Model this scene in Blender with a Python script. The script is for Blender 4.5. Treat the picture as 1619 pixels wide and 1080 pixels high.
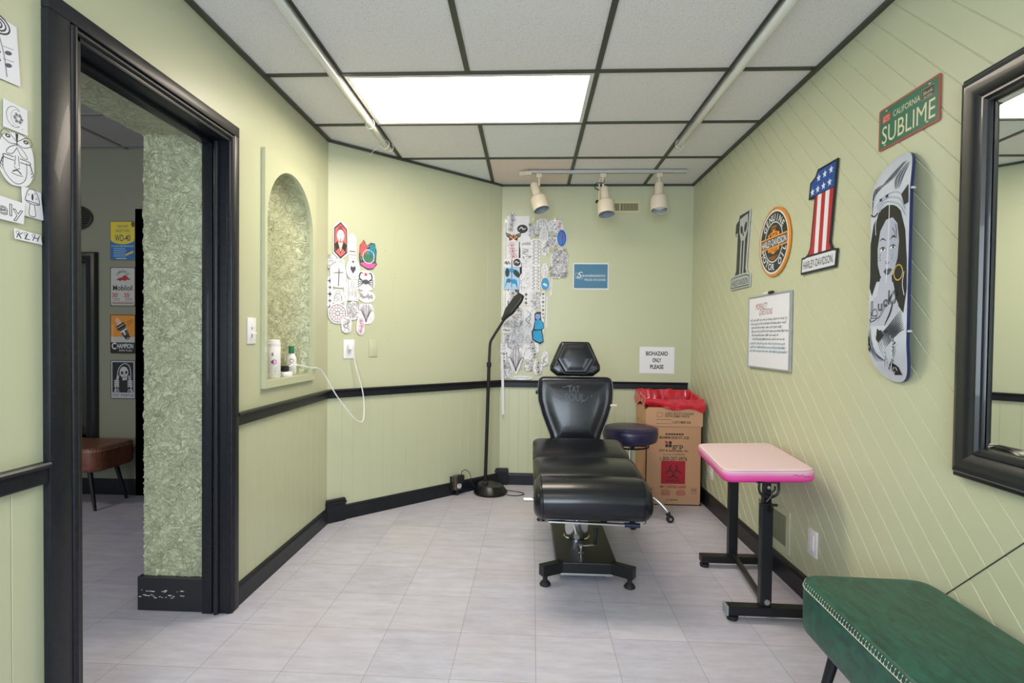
import bpy, bmesh, math, random
from mathutils import Vector, Matrix, geometry, noise
R = math.radians
PI = math.pi
scene = bpy.context.scene
for o in list(bpy.data.objects):
    bpy.data.objects.remove(o)

# ------------------------------------------------------------------ camera
XL, XR, YB, HC, EYE = -1.2935, 1.3116, 4.4575, 2.4585, 1.2058
cam_d = bpy.data.cameras.new('camera')
cam = bpy.data.objects.new('camera', cam_d)
scene.collection.objects.link(cam)
cam_d.sensor_width = 36.0
cam_d.lens = 857.37 * 36.0 / 1619.0
cam_d.shift_x = 15.26 / 1619.0
cam_d.shift_y = 11.07 / 1619.0
cam_d.clip_start = 0.02
cam.location = (0, 0, EYE)
cam.rotation_euler = (Matrix.Rotation(0.0488, 4, 'Z') @ Matrix.Rotation(PI / 2 - 0.0189, 4, 'X') @ Matrix.Rotation(0.0108, 4, 'Z')).to_euler()
scene.camera = cam

# ------------------------------------------------------------------ world, exposure
w = bpy.data.worlds.new('daylight')
scene.world = w
w.use_nodes = True
w.node_tree.nodes['Background'].inputs[0].default_value = (0.80, 0.88, 1.0, 1)
w.node_tree.nodes['Background'].inputs[1].default_value = 2.0
vs = scene.view_settings
vs.view_transform = 'Standard'
vs.look = 'None'
vs.gamma = 1.0
vs.use_curve_mapping = False
vs.exposure = 0.93
TROFFER = 9.5      # emission of the ceiling panel in view
REAR_FILL = 2.5         # added unseen panel above the camera, fill light for the near room
HALL_FILL = 3.0
# daylight coming in through the shop window behind the camera
ld = bpy.data.lights.new('window_daylight', 'AREA')
ld.shape = 'RECTANGLE'; ld.size = 1.7; ld.size_y = 1.5; ld.energy = 44; ld.color = (0.76, 0.87, 1.0)
lo = bpy.data.objects.new('window_daylight', ld)
scene.collection.objects.link(lo)
lo.location = (-0.4, -1.75, 1.5)
lo.rotation_euler = (PI / 2, 0, 0)

ld2 = bpy.data.lights.new('hall_daylight', 'AREA')
ld2.shape = 'RECTANGLE'; ld2.size = 1.8; ld2.size_y = 1.6; ld2.energy = 34; ld2.color = (0.84, 0.91, 1.0)
lo2 = bpy.data.objects.new('hall_daylight', ld2)
scene.collection.objects.link(lo2)
lo2.location = (-2.9, -1.9, 1.45)
lo2.rotation_euler = (PI / 2, 0, 0)

# ------------------------------------------------------------------ helpers
C = scene.collection
def lin(h):
    h = h.lstrip('#')
    c = [int(h[i:i + 2], 16) / 255 for i in (0, 2, 4)]
    return tuple(((v / 12.92) if v <= 0.04045 else ((v + 0.055) / 1.055) ** 2.4) for v in c) + (1,)
_m = {}
def mat(name, hexc, rough=0.5, metal=0.0, bump=None, var=None, coat=0.0, emit=0.0, spec=0.5):
    """bump=(scale,strength,distance) ; var=(scale, hex2, amount)"""
    if name in _m: return _m[name]
    m = bpy.data.materials.new(name); m.use_nodes = True
    nt = m.node_tree; b = nt.nodes['Principled BSDF']
    b.inputs['Base Color'].default_value = lin(hexc)
    b.inputs['Roughness'].default_value = rough
    b.inputs['Metallic'].default_value = metal
    b.inputs['Coat Weight'].default_value = coat
    b.inputs['Specular IOR Level'].default_value = spec
    tc = nt.nodes.new('ShaderNodeTexCoord')
    if var:
        n = nt.nodes.new('ShaderNodeTexNoise'); n.inputs['Scale'].default_value = var[0]; n.inputs['Detail'].default_value = 6
        r = nt.nodes.new('ShaderNodeValToRGB')
        r.color_ramp.elements[0].position = 0.35; r.color_ramp.elements[1].position = 0.7
        r.color_ramp.elements[0].color = (0, 0, 0, 1); r.color_ramp.elements[1].color = (var[2],) * 3 + (1,)
        mx = nt.nodes.new('ShaderNodeMix'); mx.data_type = 'RGBA'
        nt.links.new(tc.outputs['Object'], n.inputs['Vector'])
        nt.links.new(n.outputs['Fac'], r.inputs['Fac']); nt.links.new(r.outputs['Color'], mx.inputs['Factor'])
        mx.inputs['A'].default_value = lin(hexc); mx.inputs['B'].default_value = lin(var[1])
        nt.links.new(mx.outputs['Result'], b.inputs['Base Color'])
    if bump:
        n = nt.nodes.new('ShaderNodeTexNoise'); n.inputs['Scale'].default_value = bump[0]; n.inputs['Detail'].default_value = 4
        bp = nt.nodes.new('ShaderNodeBump'); bp.inputs['Strength'].default_value = bump[1]; bp.inputs['Distance'].default_value = bump[2]
        nt.links.new(tc.outputs['Object'], n.inputs['Vector'])
        nt.links.new(n.outputs['Fac'], bp.inputs['Height']); nt.links.new(bp.outputs['Normal'], b.inputs['Normal'])
    if emit:
        b.inputs['Emission Color'].default_value = lin(hexc); b.inputs['Emission Strength'].default_value = emit
    _m[name] = m
    return m

def obj(name, bm, m=None, parent=None, smooth=False, loc=None, mw=None):
    me = bpy.data.meshes.new(name)
    bm.normal_update()
    bm.to_mesh(me); bm.free()
    ms = m if isinstance(m, (list, tuple)) else [m]
    for x in ms:
        if x: me.materials.append(x)
    o = bpy.data.objects.new(name, me); C.objects.link(o)
    if smooth:
        for p in me.polygons: p.use_smooth = True
        try: me.set_sharp_from_angle(angle=R(smooth if smooth is not True else 40))
        except Exception: pass
    if parent: o.parent = parent
    if loc: o.location = loc
    if mw is not None: o.matrix_world = mw
    return o
def tag(o, label, cat, group=None, kind=None):
    o['label'] = label; o['category'] = cat
    if group: o['group'] = group
    if kind: o['kind'] = kind
    return o
def thing(name, label, cat, loc=(0, 0, 0), rotz=0, group=None, mw=None):
    o = bpy.data.objects.new(name, None); C.objects.link(o)
    o.location = loc; o.rotation_euler = (0, 0, rotz)
    if mw is not None: o.matrix_world = mw
    o.empty_display_size = 0.05
    return tag(o, label, cat, group)
def struct(name, bm, m, smooth=False):
    o = obj(name, bm, m, smooth=smooth); o['kind'] = 'structure'
    return o
def new(): return bmesh.new()
def box(bm, x0, x1, y0, y1, z0, z1, bev=0, seg=2, mi=0, rot=None):
    t = bmesh.new()
    bmesh.ops.create_cube(t, size=1.0)
    for v in t.verts:
        v.co = Vector(((v.co.x + .5) * (x1 - x0) + x0, (v.co.y + .5) * (y1 - y0) + y0, (v.co.z + .5) * (z1 - z0) + z0))
    if bev:
        bmesh.ops.bevel(t, geom=list(t.edges), offset=bev, segments=seg, affect='EDGES', profile=0.5)
    if rot is not None: bmesh.ops.transform(t, matrix=rot, verts=t.verts)
    mp = {v: bm.verts.new(v.co) for v in t.verts}
    for f in t.faces:
        nf = bm.faces.new([mp[v] for v in f.verts]); nf.material_index = mi
    t.free()
    return bm
def xf(bm, M, start=0):
    bm.verts.ensure_lookup_table()
    bmesh.ops.transform(bm, matrix=M, verts=bm.verts[start:])
def prism(bm, pts, axis, a0, a1, mi=0):
    """pts 2D polygon in the two other axes (cyclic order after axis), extruded from a0 to a1"""
    def P(p, a):
        if axis == 'z': return (p[0], p[1], a)
        if axis == 'x': return (a, p[0], p[1])
        return (p[0], a, p[1])
    A = [bm.verts.new(P(p, a0)) for p in pts]; B = [bm.verts.new(P(p, a1)) for p in pts]
    n = len(pts)
    fs = [bm.faces.new(A[::-1]), bm.faces.new(B)]
    for i in range(n):
        fs.append(bm.faces.new((A[i], A[(i + 1) % n], B[(i + 1) % n], B[i])))
    for f in fs: f.material_index = mi
    bmesh.ops.recalc_face_normals(bm, faces=fs)
    return bm
def lathe(bm, prof, seg=32, M=None, mi=0, a0=0, sy=1.0):
    s = len(bm.verts)
    rings = []
    for r, z in prof:
        if r < 1e-6: rings.append([bm.verts.new((0, 0, z))])
        else: rings.append([bm.verts.new((r * math.cos(a0 + 2 * PI * i / seg), sy * r * math.sin(a0 + 2 * PI * i / seg), z)) for i in range(seg)])
    fs = []
    for k in range(len(rings) - 1):
        a, b = rings[k], rings[k + 1]
        for i in range(seg):
            j = (i + 1) % seg
            if len(a) == 1 and len(b) == 1: continue
            if len(a) == 1: fs.append(bm.faces.new((a[0], b[j], b[i])))
            elif len(b) == 1: fs.append(bm.faces.new((a[i], a[j], b[0])))
            else: fs.append(bm.faces.new((a[i], a[j], b[j], b[i])))
    for f in fs: f.material_index = mi
    bmesh.ops.recalc_face_normals(bm, faces=fs)
    if M is not None: xf(bm, M, s)
    return bm
def smoothpts(pts, n=6):
    P = [Vector(p) for p in pts]
    if len(P) < 3: return P
    Q = [P[0] * 2 - P[1]] + P + [P[-1] * 2 - P[-2]]
    out = []
    for i in range(1, len(Q) - 2):
        for k in range(n):
            t = k / n
            a, b, c, d = Q[i - 1], Q[i], Q[i + 1], Q[i + 2]
            out.append(0.5 * ((2 * b) + (c - a) * t + (2 * a - 5 * b + 4 * c - d) * t * t + (3 * b - a - 3 * c + d) * t ** 3))
    out.append(P[-1])
    return out
def tube(bm, pts, r, seg=10, sm=0, caps=True, mi=0):
    P = smoothpts(pts, sm) if sm else [Vector(p) for p in pts]
    n = len(P)
    rr = r if isinstance(r, (list, tuple)) else None
    T = [(P[min(i + 1, n - 1)] - P[max(i - 1, 0)]).normalized() for i in range(n)]
    u = T[0].orthogonal().normalized()
    rings = []
    for i in range(n):
        u = (u - T[i] * u.dot(T[i])).normalized()
        v = T[i].cross(u)
        ri = r if rr is None else rr[0] + (rr[1] - rr[0]) * i / (n - 1)
        rings.append([bm.verts.new(P[i] + (u * math.cos(2 * PI * k / seg) + v * math.sin(2 * PI * k / seg)) * ri) for k in range(seg)])
    fs = []
    for i in range(n - 1):
        for k in range(seg):
            fs.append(bm.faces.new((rings[i][k], rings[i][(k + 1) % seg], rings[i + 1][(k + 1) % seg], rings[i + 1][k])))
    if caps:
        fs.append(bm.faces.new(rings[0][::-1])); fs.append(bm.faces.new(rings[-1]))
    for f in fs: f.material_index = mi
    bmesh.ops.recalc_face_normals(bm, faces=fs)
    return bm
def bar(bm, a, b, w_, h_, bev=0.002, up=(0, 0, 1)):
    """rectangular bar from a to b, w_ across, h_ along up"""
    a = Vector(a); b = Vector(b); d = b - a; L = d.length; d.normalize()
    up = Vector(up); s = d.cross(up)
    if s.length < 1e-4: up = Vector((0, 1, 0)); s = d.cross(up)
    s.normalize(); u = s.cross(d)
    M = Matrix((( d.x, s.x, u.x, a.x), (d.y, s.y, u.y, a.y), (d.z, s.z, u.z, a.z), (0, 0, 0, 1)))
    box(bm, 0, L, -w_ / 2, w_ / 2, -h_ / 2, h_ / 2, bev, rot=M)
    return bm
def rpoly(pts, rad, seg=6):
    out = []; n = len(pts)
    for i in range(n):
        p = Vector(pts[i]); a = Vector(pts[i - 1]); b = Vector(pts[(i + 1) % n])
        r = rad[i] if isinstance(rad, (list, tuple)) else rad
        if r <= 0: out.append(p); continue
        d1 = (a - p).normalized(); d2 = (b - p).normalized()
        ang = d1.angle(d2); t = min(r / math.tan(ang / 2), (a - p).length * .48, (b - p).length * .48)
        q1 = p + d1 * t; q2 = p + d2 * t
        for k in range(seg + 1):
            s = k / seg
            out.append(q1 * (1 - s) ** 2 + p * 2 * s * (1 - s) + q2 * s * s)
    return out
def resample(pts, step):
    out = []; n = len(pts)
    for i in range(n):
        a = Vector(pts[i]); b = Vector(pts[(i + 1) % n]); L = (b - a).length
        k = max(1, int(L / step))
        for j in range(k): out.append(a.lerp(b, j / k))
    return out
def cushion(bm, outline, t, r, crown=0.01, rb=None, steps=5, taper=0.0, cx=None, edge_lip=0):
    """padded slab: outline in xy (ccw), thickness t along z, edge radius r, domed top"""
    O = resample(outline, 0.03); n = len(O)
    rb = r if rb is None else rb
    cen = Vector((0, 0)); 
    for p in O: cen += p
    cen /= n
    if cx is not None: cen = Vector(cx)
    N = []
    for i in range(n):
        d = (O[(i + 1) % n] - O[i - 1]); N.append(Vector((d.y, -d.x)).normalized())
    prof = []
    for k in range(steps + 1):
        a = PI / 2 * k / steps
        prof.append((rb * (1 - math.sin(a)) + taper, rb * (1 - math.cos(a))))
    for k in range(steps + 1):
        a = PI / 2 * k / steps
        prof.append((r * (1 - math.cos(a)), t - r + r * math.sin(a)))
    rings = []
    for ins, z in prof:
        rings.append([bm.verts.new((O[i].x - N[i].x * ins, O[i].y - N[i].y * ins, z)) for i in range(n)])
    base = [Vector((O[i].x - N[i].x * r, O[i].y - N[i].y * r)) for i in range(n)]
    bx = [p.x for p in O]; by = [p.y for p in O]; mx_, my_ = (max(bx) + min(bx)) / 2, (max(by) + min(by)) / 2; hx_, hy_ = (max(bx) - min(bx)) / 2, (max(by) - min(by)) / 2
    def dome(p, s): return t + crown * (lambda k: k * k * (3 - 2 * k))(min(1, s / .3)) * (1 - .8 * ((p.x - mx_) / hx_) ** 2) * (1 - .8 * ((p.y - my_) / hy_) ** 2)
    for s in (0.05, 0.12, 0.22, 0.36, 0.52, 0.7, 0.86):
        rings.append([bm.verts.new((base[i].lerp(cen, s).x, base[i].lerp(cen, s).y, dome(base[i].lerp(cen, s), s))) for i in range(n)])
    for a, b in zip(rings, rings[1:]):
        for i in range(n):
            j = (i + 1) % n
            bm.faces.new((a[i], a[j], b[j], b[i]))
    c = bm.verts.new((cen.x, cen.y, dome(cen, 1)))
    for i in range(n): bm.faces.new((rings[-1][i], rings[-1][(i + 1) % n], c))
    bm.faces.new(rings[0][::-1])
    return bm
def frame(origin, xa, ya):
    x = Vector(xa).normalized(); y = Vector(ya).normalized(); z = x.cross(y)
    return Matrix(((x.x, y.x, z.x, origin[0]), (x.y, y.y, z.y, origin[1]), (x.z, y.z, z.z, origin[2]), (0, 0, 0, 1)))
A0 = Vector((XL, 3.428)); A1 = Vector((-0.232, YB)); AD = (A1 - A0).normalized(); ALEN = (A1 - A0).length
def FR(y, z, n=0.0): return frame((XR - n, y, z), (0, -1, 0), (0, 0, 1))
def FL(y, z, n=0.0): return frame((XL + n, y, z), (0, 1, 0), (0, 0, 1))
def FB(x, z, n=0.0): return frame((x, YB - n, z), (1, 0, 0), (0, 0, 1))
def FA(u, z, n=0.0):
    p = A0 + AD * u + Vector((AD.y, -AD.x)) * n
    return frame((p.x, p.y, z), (AD.x, AD.y, 0), (0, 0, 1))
HY = 3.918
def FH(x, z, n=0.0): return frame((x, HY - n, z), (1, 0, 0), (0, 0, 1))

# ---- text outlines as polygons
_txt = {}
def text_mesh(s, bold=0.0):
    key = (s, bold)
    if key in _txt: return _txt[key]
    cu = bpy.data.curves.new('t', 'FONT'); cu.body = s; cu.size = 1.0; cu.resolution_u = 3; cu.fill_mode = 'FRONT'; cu.offset = bold
    o = bpy.data.objects.new('t', cu); C.objects.link(o)
    dg = bpy.context.evaluated_depsgraph_get()
    me = bpy.data.meshes.new_from_object(o.evaluated_get(dg))
    vs_ = [(v.co.x, v.co.y) for v in me.vertices]; fs = [tuple(p.vertices) for p in me.polygons]
    bpy.data.objects.remove(o); bpy.data.curves.remove(cu); bpy.data.meshes.remove(me)
    if vs_:
        x0 = min(v[0] for v in vs_); x1 = max(v[0] for v in vs_); y0 = min(v[1] for v in vs_); y1 = max(v[1] for v in vs_)
    else: x0 = x1 = y0 = y1 = 0
    _txt[key] = (vs_, fs, (x0, x1, y0, y1))
    return _txt[key]

class Art:
    """flat printed or drawn artwork: coloured shapes in layers a fraction of a millimetre apart"""
    def __init__(s, z=0.0, step=0.00012, rough=0.5):
        s.bm = bmesh.new(); s.mats = []; s.z = z; s.step = step; s.rough = rough; s.n = 0
    def mi(s, c):
        if c not in s.mats: s.mats.append(c)
        return s.mats.index(c)
    def up(s, k=1): s.z += s.step * k
    def _f(s, P, faces, c):
        i = s.mi(c); s.n += 1
        if s.n < 250: s.z += 2e-6      # never two shapes in exactly one plane
        vs_ = []
        for p in P:
            q = Vector((p[0], p[1], s.z))
            vs_.append(s.bm.verts.new(q))
        for f in faces:
            try:
                nf = s.bm.faces.new([vs_[k] for k in f]); nf.material_index = i
                nf.normal_update()
                if nf.normal.z < 0: nf.normal_flip()
            except ValueError: pass
    def poly(s, pts, c):
        t = geometry.tessellate_polygon([[Vector((p[0], p[1], 0)) for p in pts]])
        s._f(pts, t, c)
    def line(s, pts, w_, c, closed=False, sm=0, taper=False):
        P = [Vector(p) for p in pts]
        if sm:
            P = [Vector((q.x, q.y)) for q in smoothpts([(p[0], p[1], 0) for p in (list(pts) + ([pts[0]] if closed else []))], sm)]
            if closed: P = P[:-1]
        n = len(P); L = []; Rr = []
        if n < 2: return
        for i in range(n):
            a = P[i - 1] if (i > 0 or closed) else P[i]; b = P[(i + 1) % n] if (i < n - 1 or closed) else P[i]
            d = (b - a)
            if d.length < 1e-9: d = Vector((1, 0))
            d.normalize(); nn = Vector((-d.y, d.x))
            ww = w_ / 2 * ((0.25 + 0.75 * math.sin(PI * i / (n - 1))) if taper else 1)
            L.append(P[i] + nn * ww); Rr.append(P[i] - nn * ww)
        V = L + Rr
        s._f(V, [(n + i, n + (i + 1) % n, (i + 1) % n, i) for i in range(n if closed else n - 1)], c)
    def ell(s, cx, cy, rx, ry, c, n=24, rot=0):
        s.poly([(cx + rx * math.cos(t) * math.cos(rot) - ry * math.sin(t) * math.sin(rot), cy + rx * math.cos(t) * math.sin(rot) + ry * math.sin(t) * math.cos(rot)) for t in [2 * PI * k / n for k in range(n)]], c)
    def ring(s, cx, cy, rx, ry, w_, c, n=28, a0=0, a1=2 * PI):
        full = abs(a1 - a0 - 2 * PI) < 1e-6
        pts = [(cx + rx * math.cos(a0 + (a1 - a0) * k / (n if full else n - 1)), cy + ry * math.sin(a0 + (a1 - a0) * k / (n if full else n - 1))) for k in range(n)]
        s.line(pts, w_, c, closed=full)
    def rect(s, x0, y0, x1, y1, c): s._f([(x0, y0), (x1, y0), (x1, y1), (x0, y1)], [(0, 1, 2, 3)], c)
    def text(s, t, cx, cy, h, c, width=None, rot=0, shear=0, bold=0.0, align='c'):
        vs_, fs, (x0, x1, y0, y1) = text_mesh(t, bold)
        if not vs_: return
        k = h / 0.72
        kx = (width / (x1 - x0)) if width else k
        mx = (x0 + x1) / 2 if align == 'c' else x0
        out = []
        for x, y in vs_:
            yy = (y - 0.36) * k; xx = (x - mx) * kx + shear * yy
            out.append((cx + xx * math.cos(rot) - yy * math.sin(rot), cy + xx * math.sin(rot) + yy * math.cos(rot)))
        s._f(out, fs, c)
    def arc_text(s, t, cx, cy, r, h, c, mid, span, outward=True, bold=0.02):
        n = len(t)
        for i, ch in enumerate(t):
            if ch == ' ': continue
            f = (i - (n - 1) / 2) / max(1, n - 1)
            a = mid - f * span if outward else mid + f * span
            s.text(ch, cx + r * math.cos(a), cy + r * math.sin(a), h, c, rot=(a - PI / 2) if outward else (a + PI / 2), bold=bold)
    def make(s, name, parent=None, mw=None, rough=None):
        ms = [mat('ink_' + c, c, rough or s.rough) for c in s.mats]
        return obj(name, s.bm, ms, parent, mw=mw)

# ------------------------------------------------------------------ materials
PAINT = mat('sage_paint', '#C1C5A7', 0.38, bump=(90, 0.25, 0.0012), var=(1.2, '#C5C9AB', 0.6))
PAINT_R = mat('sage_paint_boards', '#C1C5A7', 0.42, bump=(60, 0.35, 0.0015), var=(1.0, '#C6CAAC', 0.6))
GROOVE = mat('caulk_groove', '#D0D3B0', 0.5)
BLACK = mat('black_gloss_trim', '#14171E', 0.40, spec=.32, bump=(30, 0.3, 0.001), var=(60, '#2A2D34', 0.35), coat=0.08)
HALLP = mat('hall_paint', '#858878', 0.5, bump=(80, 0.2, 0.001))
def stucco_mat():
    m = mat('stucco', '#C0C6A6', 0.36)
    nt = m.node_tree; b = nt.nodes['Principled BSDF']
    tc = nt.nodes.new('ShaderNodeTexCoord')
    n1 = nt.nodes.new('ShaderNodeTexNoise'); n1.inputs['Scale'].default_value = 9; n1.inputs['Detail'].default_value = 2; n1.inputs['Distortion'].default_value = 1.5
    mp = nt.nodes.new('ShaderNodeMix'); mp.data_type = 'VECTOR'; mp.inputs['Factor'].default_value = 0.12
    nt.links.new(tc.outputs['Object'], n1.inputs['Vector'])
    nt.links.new(tc.outputs['Object'], mp.inputs['A']); nt.links.new(n1.outputs['Color'], mp.inputs['B'])
    n2 = nt.nodes.new('ShaderNodeTexNoise'); n2.inputs['Scale'].default_value = 44; n2.inputs['Detail'].default_value = 3; n2.inputs['Distortion'].default_value = 0.8
    nt.links.new(mp.outputs['Result'], n2.inputs['Vector'])
    s1 = nt.nodes.new('ShaderNodeMath'); s1.operation = 'SUBTRACT'; s1.inputs[1].default_value = 0.5
    s2 = nt.nodes.new('ShaderNodeMath'); s2.operation = 'ABSOLUTE'
    s3 = nt.nodes.new('ShaderNodeMapRange'); s3.inputs['From Min'].default_value = 0.0; s3.inputs['From Max'].default_value = 0.09; s3.inputs['To Min'].default_value = 1; s3.inputs['To Max'].default_value = 0
    s3.interpolation_type = 'SMOOTHSTEP'
    nt.links.new(n2.outputs['Fac'], s1.inputs[0]); nt.links.new(s1.outputs[0], s2.inputs[0]); nt.links.new(s2.outputs[0], s3.inputs['Value'])
    n4 = nt.nodes.new('ShaderNodeTexNoise'); n4.inputs['Scale'].default_value = 14; n4.inputs['Detail'].default_value = 2
    nt.links.new(tc.outputs['Object'], n4.inputs['Vector'])
    mu = nt.nodes.new('ShaderNodeMath'); mu.operation = 'MULTIPLY'
    nt.links.new(s3.outputs['Result'], mu.inputs[0]); nt.links.new(n4.outputs['Fac'], mu.inputs[1])
    bp = nt.nodes.new('ShaderNodeBump'); bp.inputs['Strength'].default_value = 1.0; bp.inputs['Distance'].default_value = 0.006
    nt.links.new(mu.outputs[0], bp.inputs['Height']); nt.links.new(bp.outputs['Normal'], b.inputs['Normal'])
    return m
STUCCO = stucco_mat()
def floor_mat():
    m = mat('vinyl_tile', '#B9B4B2', 0.42)
    nt = m.node_tree; b = nt.nodes['Principled BSDF']; N = nt.nodes; Lk = nt.links
    g = N.new('ShaderNodeNewGeometry')
    mp = N.new('ShaderNodeMapping'); mp.inputs['Location'].default_value = (-0.0253, -0.05, 0); mp.inputs['Rotation'].default_value = (0, 0, 0.0069)
    Lk.new(g.outputs['Position'], mp.inputs['Vector'])
    br = N.new('ShaderNodeTexBrick')
    br.offset = 0.0; br.squash = 1.0
    br.inputs['Scale'].default_value = 1.0
    br.inputs['Mortar Size'].default_value = 0.0011; br.inputs['Mortar Smooth'].default_value = 0.3
    br.inputs['Brick Width'].default_value = 0.3048; br.inputs['Row Height'].default_value = 0.3048
    br.inputs['Color1'].default_value = (0.35, 0.35, 0.35, 1); br.inputs['Color2'].default_value = (0.65, 0.65, 0.65, 1); br.inputs['Mortar'].default_value = (0, 0, 0, 1)
    Lk.new(mp.outputs['Vector'], br.inputs['Vector'])
    # streaky grain running across the room
    m2 = N.new('ShaderNodeMapping'); m2.inputs['Scale'].default_value = (3.5, 15, 1)
    Lk.new(g.outputs['Position'], m2.inputs['Vector'])
    n = N.new('ShaderNodeTexNoise'); n.inputs['Scale'].default_value = 1.6; n.inputs['Detail'].default_value = 12; n.inputs['Roughness'].default_value = 0.75
    Lk.new(m2.outputs['Vector'], n.inputs['Vector'])
    r = N.new('ShaderNodeValToRGB')
    e = r.color_ramp.elements
    e[0].position = 0.25; e[0].color = lin('#A8A6B6'); e[1].position = 0.75; e[1].color = lin('#CECEDE')
    x = e.new(0.5); x.color = lin('#BDBCCC')
    Lk.new(n.outputs['Fac'], r.inputs['Fac'])
    n3 = N.new('ShaderNodeTexNoise'); n3.inputs['Scale'].default_value = 1.7; n3.inputs['Detail'].default_value = 4
    Lk.new(g.outputs['Position'], n3.inputs['Vector'])
    r3 = N.new('ShaderNodeMapRange'); r3.inputs['From Min'].default_value = .45; r3.inputs['From Max'].default_value = .75; r3.inputs['To Max'].default_value = 0.35
    Lk.new(n3.outputs['Fac'], r3.inputs['Value'])
    mx0 = N.new('ShaderNodeMix'); mx0.data_type = 'RGBA'; mx0.inputs['B'].default_value = lin('#C0B2B2')
    Lk.new(r3.outputs['Result'], mx0.inputs['Factor']); Lk.new(r.outputs['Color'], mx0.inputs['A'])
    # each tile a touch lighter or darker
    mx1 = N.new('ShaderNodeMix'); mx1.data_type = 'RGBA'; mx1.blend_type = 'OVERLAY'; mx1.inputs['Factor'].default_value = 0.22
    Lk.new(mx0.outputs['Result'], mx1.inputs['A']); Lk.new(br.outputs['Color'], mx1.inputs['B'])
    mx = N.new('ShaderNodeMix'); mx.data_type = 'RGBA'; mx.inputs['B'].default_value = lin('#8A8380')
    Lk.new(br.outputs['Fac'], mx.inputs['Factor']); Lk.new(mx1.outputs['Result'], mx.inputs['A'])
    Lk.new(mx.outputs['Result'], b.inputs['Base Color'])
    bp = N.new('ShaderNodeBump'); bp.inputs['Strength'].default_value = 0.15; bp.inputs['Distance'].default_value = 0.001
    Lk.new(n.outputs['Fac'], bp.inputs['Height']); Lk.new(bp.outputs['Normal'], b.inputs['Normal'])
    return m
FLOOR = floor_mat()
def tile_mat(name, hexc, speck='#A09C98', warm=None):
    m = mat(name, hexc, 0.9)
    nt = m.node_tree; b = nt.nodes['Principled BSDF']; N = nt.nodes; Lk = nt.links
    g = N.new('ShaderNodeNewGeometry')
    n = N.new('ShaderNodeTexNoise'); n.inputs['Scale'].default_value = 210; n.inputs['Detail'].default_value = 2
    Lk.new(g.outputs['Position'], n.inputs['Vector'])
    r = N.new('ShaderNodeValToRGB'); r.color_ramp.elements[0].position = 0.30; r.color_ramp.elements[1].position = 0.38
    r.color_ramp.elements[0].color = lin(speck); r.color_ramp.elements[1].color = lin(hexc)
    Lk.new(n.outputs['Fac'], r.inputs['Fac']); Lk.new(r.outputs['Color'], b.inputs['Base Color'])
    n2 = N.new('ShaderNodeTexNoise'); n2.inputs['Scale'].default_value = 70; n2.inputs['Detail'].default_value = 3
    Lk.new(g.outputs['Position'], n2.inputs['Vector'])
    bp = N.new('ShaderNodeBump'); bp.inputs['Strength'].default_value = 0.45; bp.inputs['Distance'].default_value = 0.003
    Lk.new(n2.outputs['Fac'], bp.inputs['Height']); Lk.new(bp.outputs['Normal'], b.inputs['Normal'])
    return m
TILES = [tile_mat('ceiling_tile', '#E6E5E4'), tile_mat('ceiling_tile_grey', '#E6EBEB'), tile_mat('ceiling_tile_stained', '#EADBD2')]
TBAR = mat('olive_black_grid', '#3B3E33', 0.45)
CHROME = mat('chrome', '#C9CBCE', 0.12, 1.0)
STEEL = mat('brushed_aluminium', '#B4B6B5', 0.32, 0.9)
BMETAL = mat('black_powder_coat', '#15181C', 0.38, 0.2, bump=(200, 0.15, 0.0005))
BVINYL = mat('black_vinyl', '#0E1119', 0.28, bump=(240, 0.18, 0.0006), coat=0.1)
RUBBER = mat('black_rubber', '#17181A', 0.6)
WHITEP = mat('white_plastic', '#ECECF0', 0.3)
IVORY = mat('ivory_enamel', '#D9CDBB', 0.35)
PAPER = mat('white_paper', '#E9E9F1', 0.7)
GLASS = mat('mirror_glass', '#E8ECEA', 0.01, 1.0)
BGLOSS = mat('black_lacquer_frame', '#181B20', 0.33, bump=(8, 0.15, 0.003), coat=0.2)

# ------------------------------------------------------------------ the room
bm = new(); box(bm, -5.2, 1.45, -2.0, 4.6, -0.05, 0.0)
struct('floor', bm, FLOOR)

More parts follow.
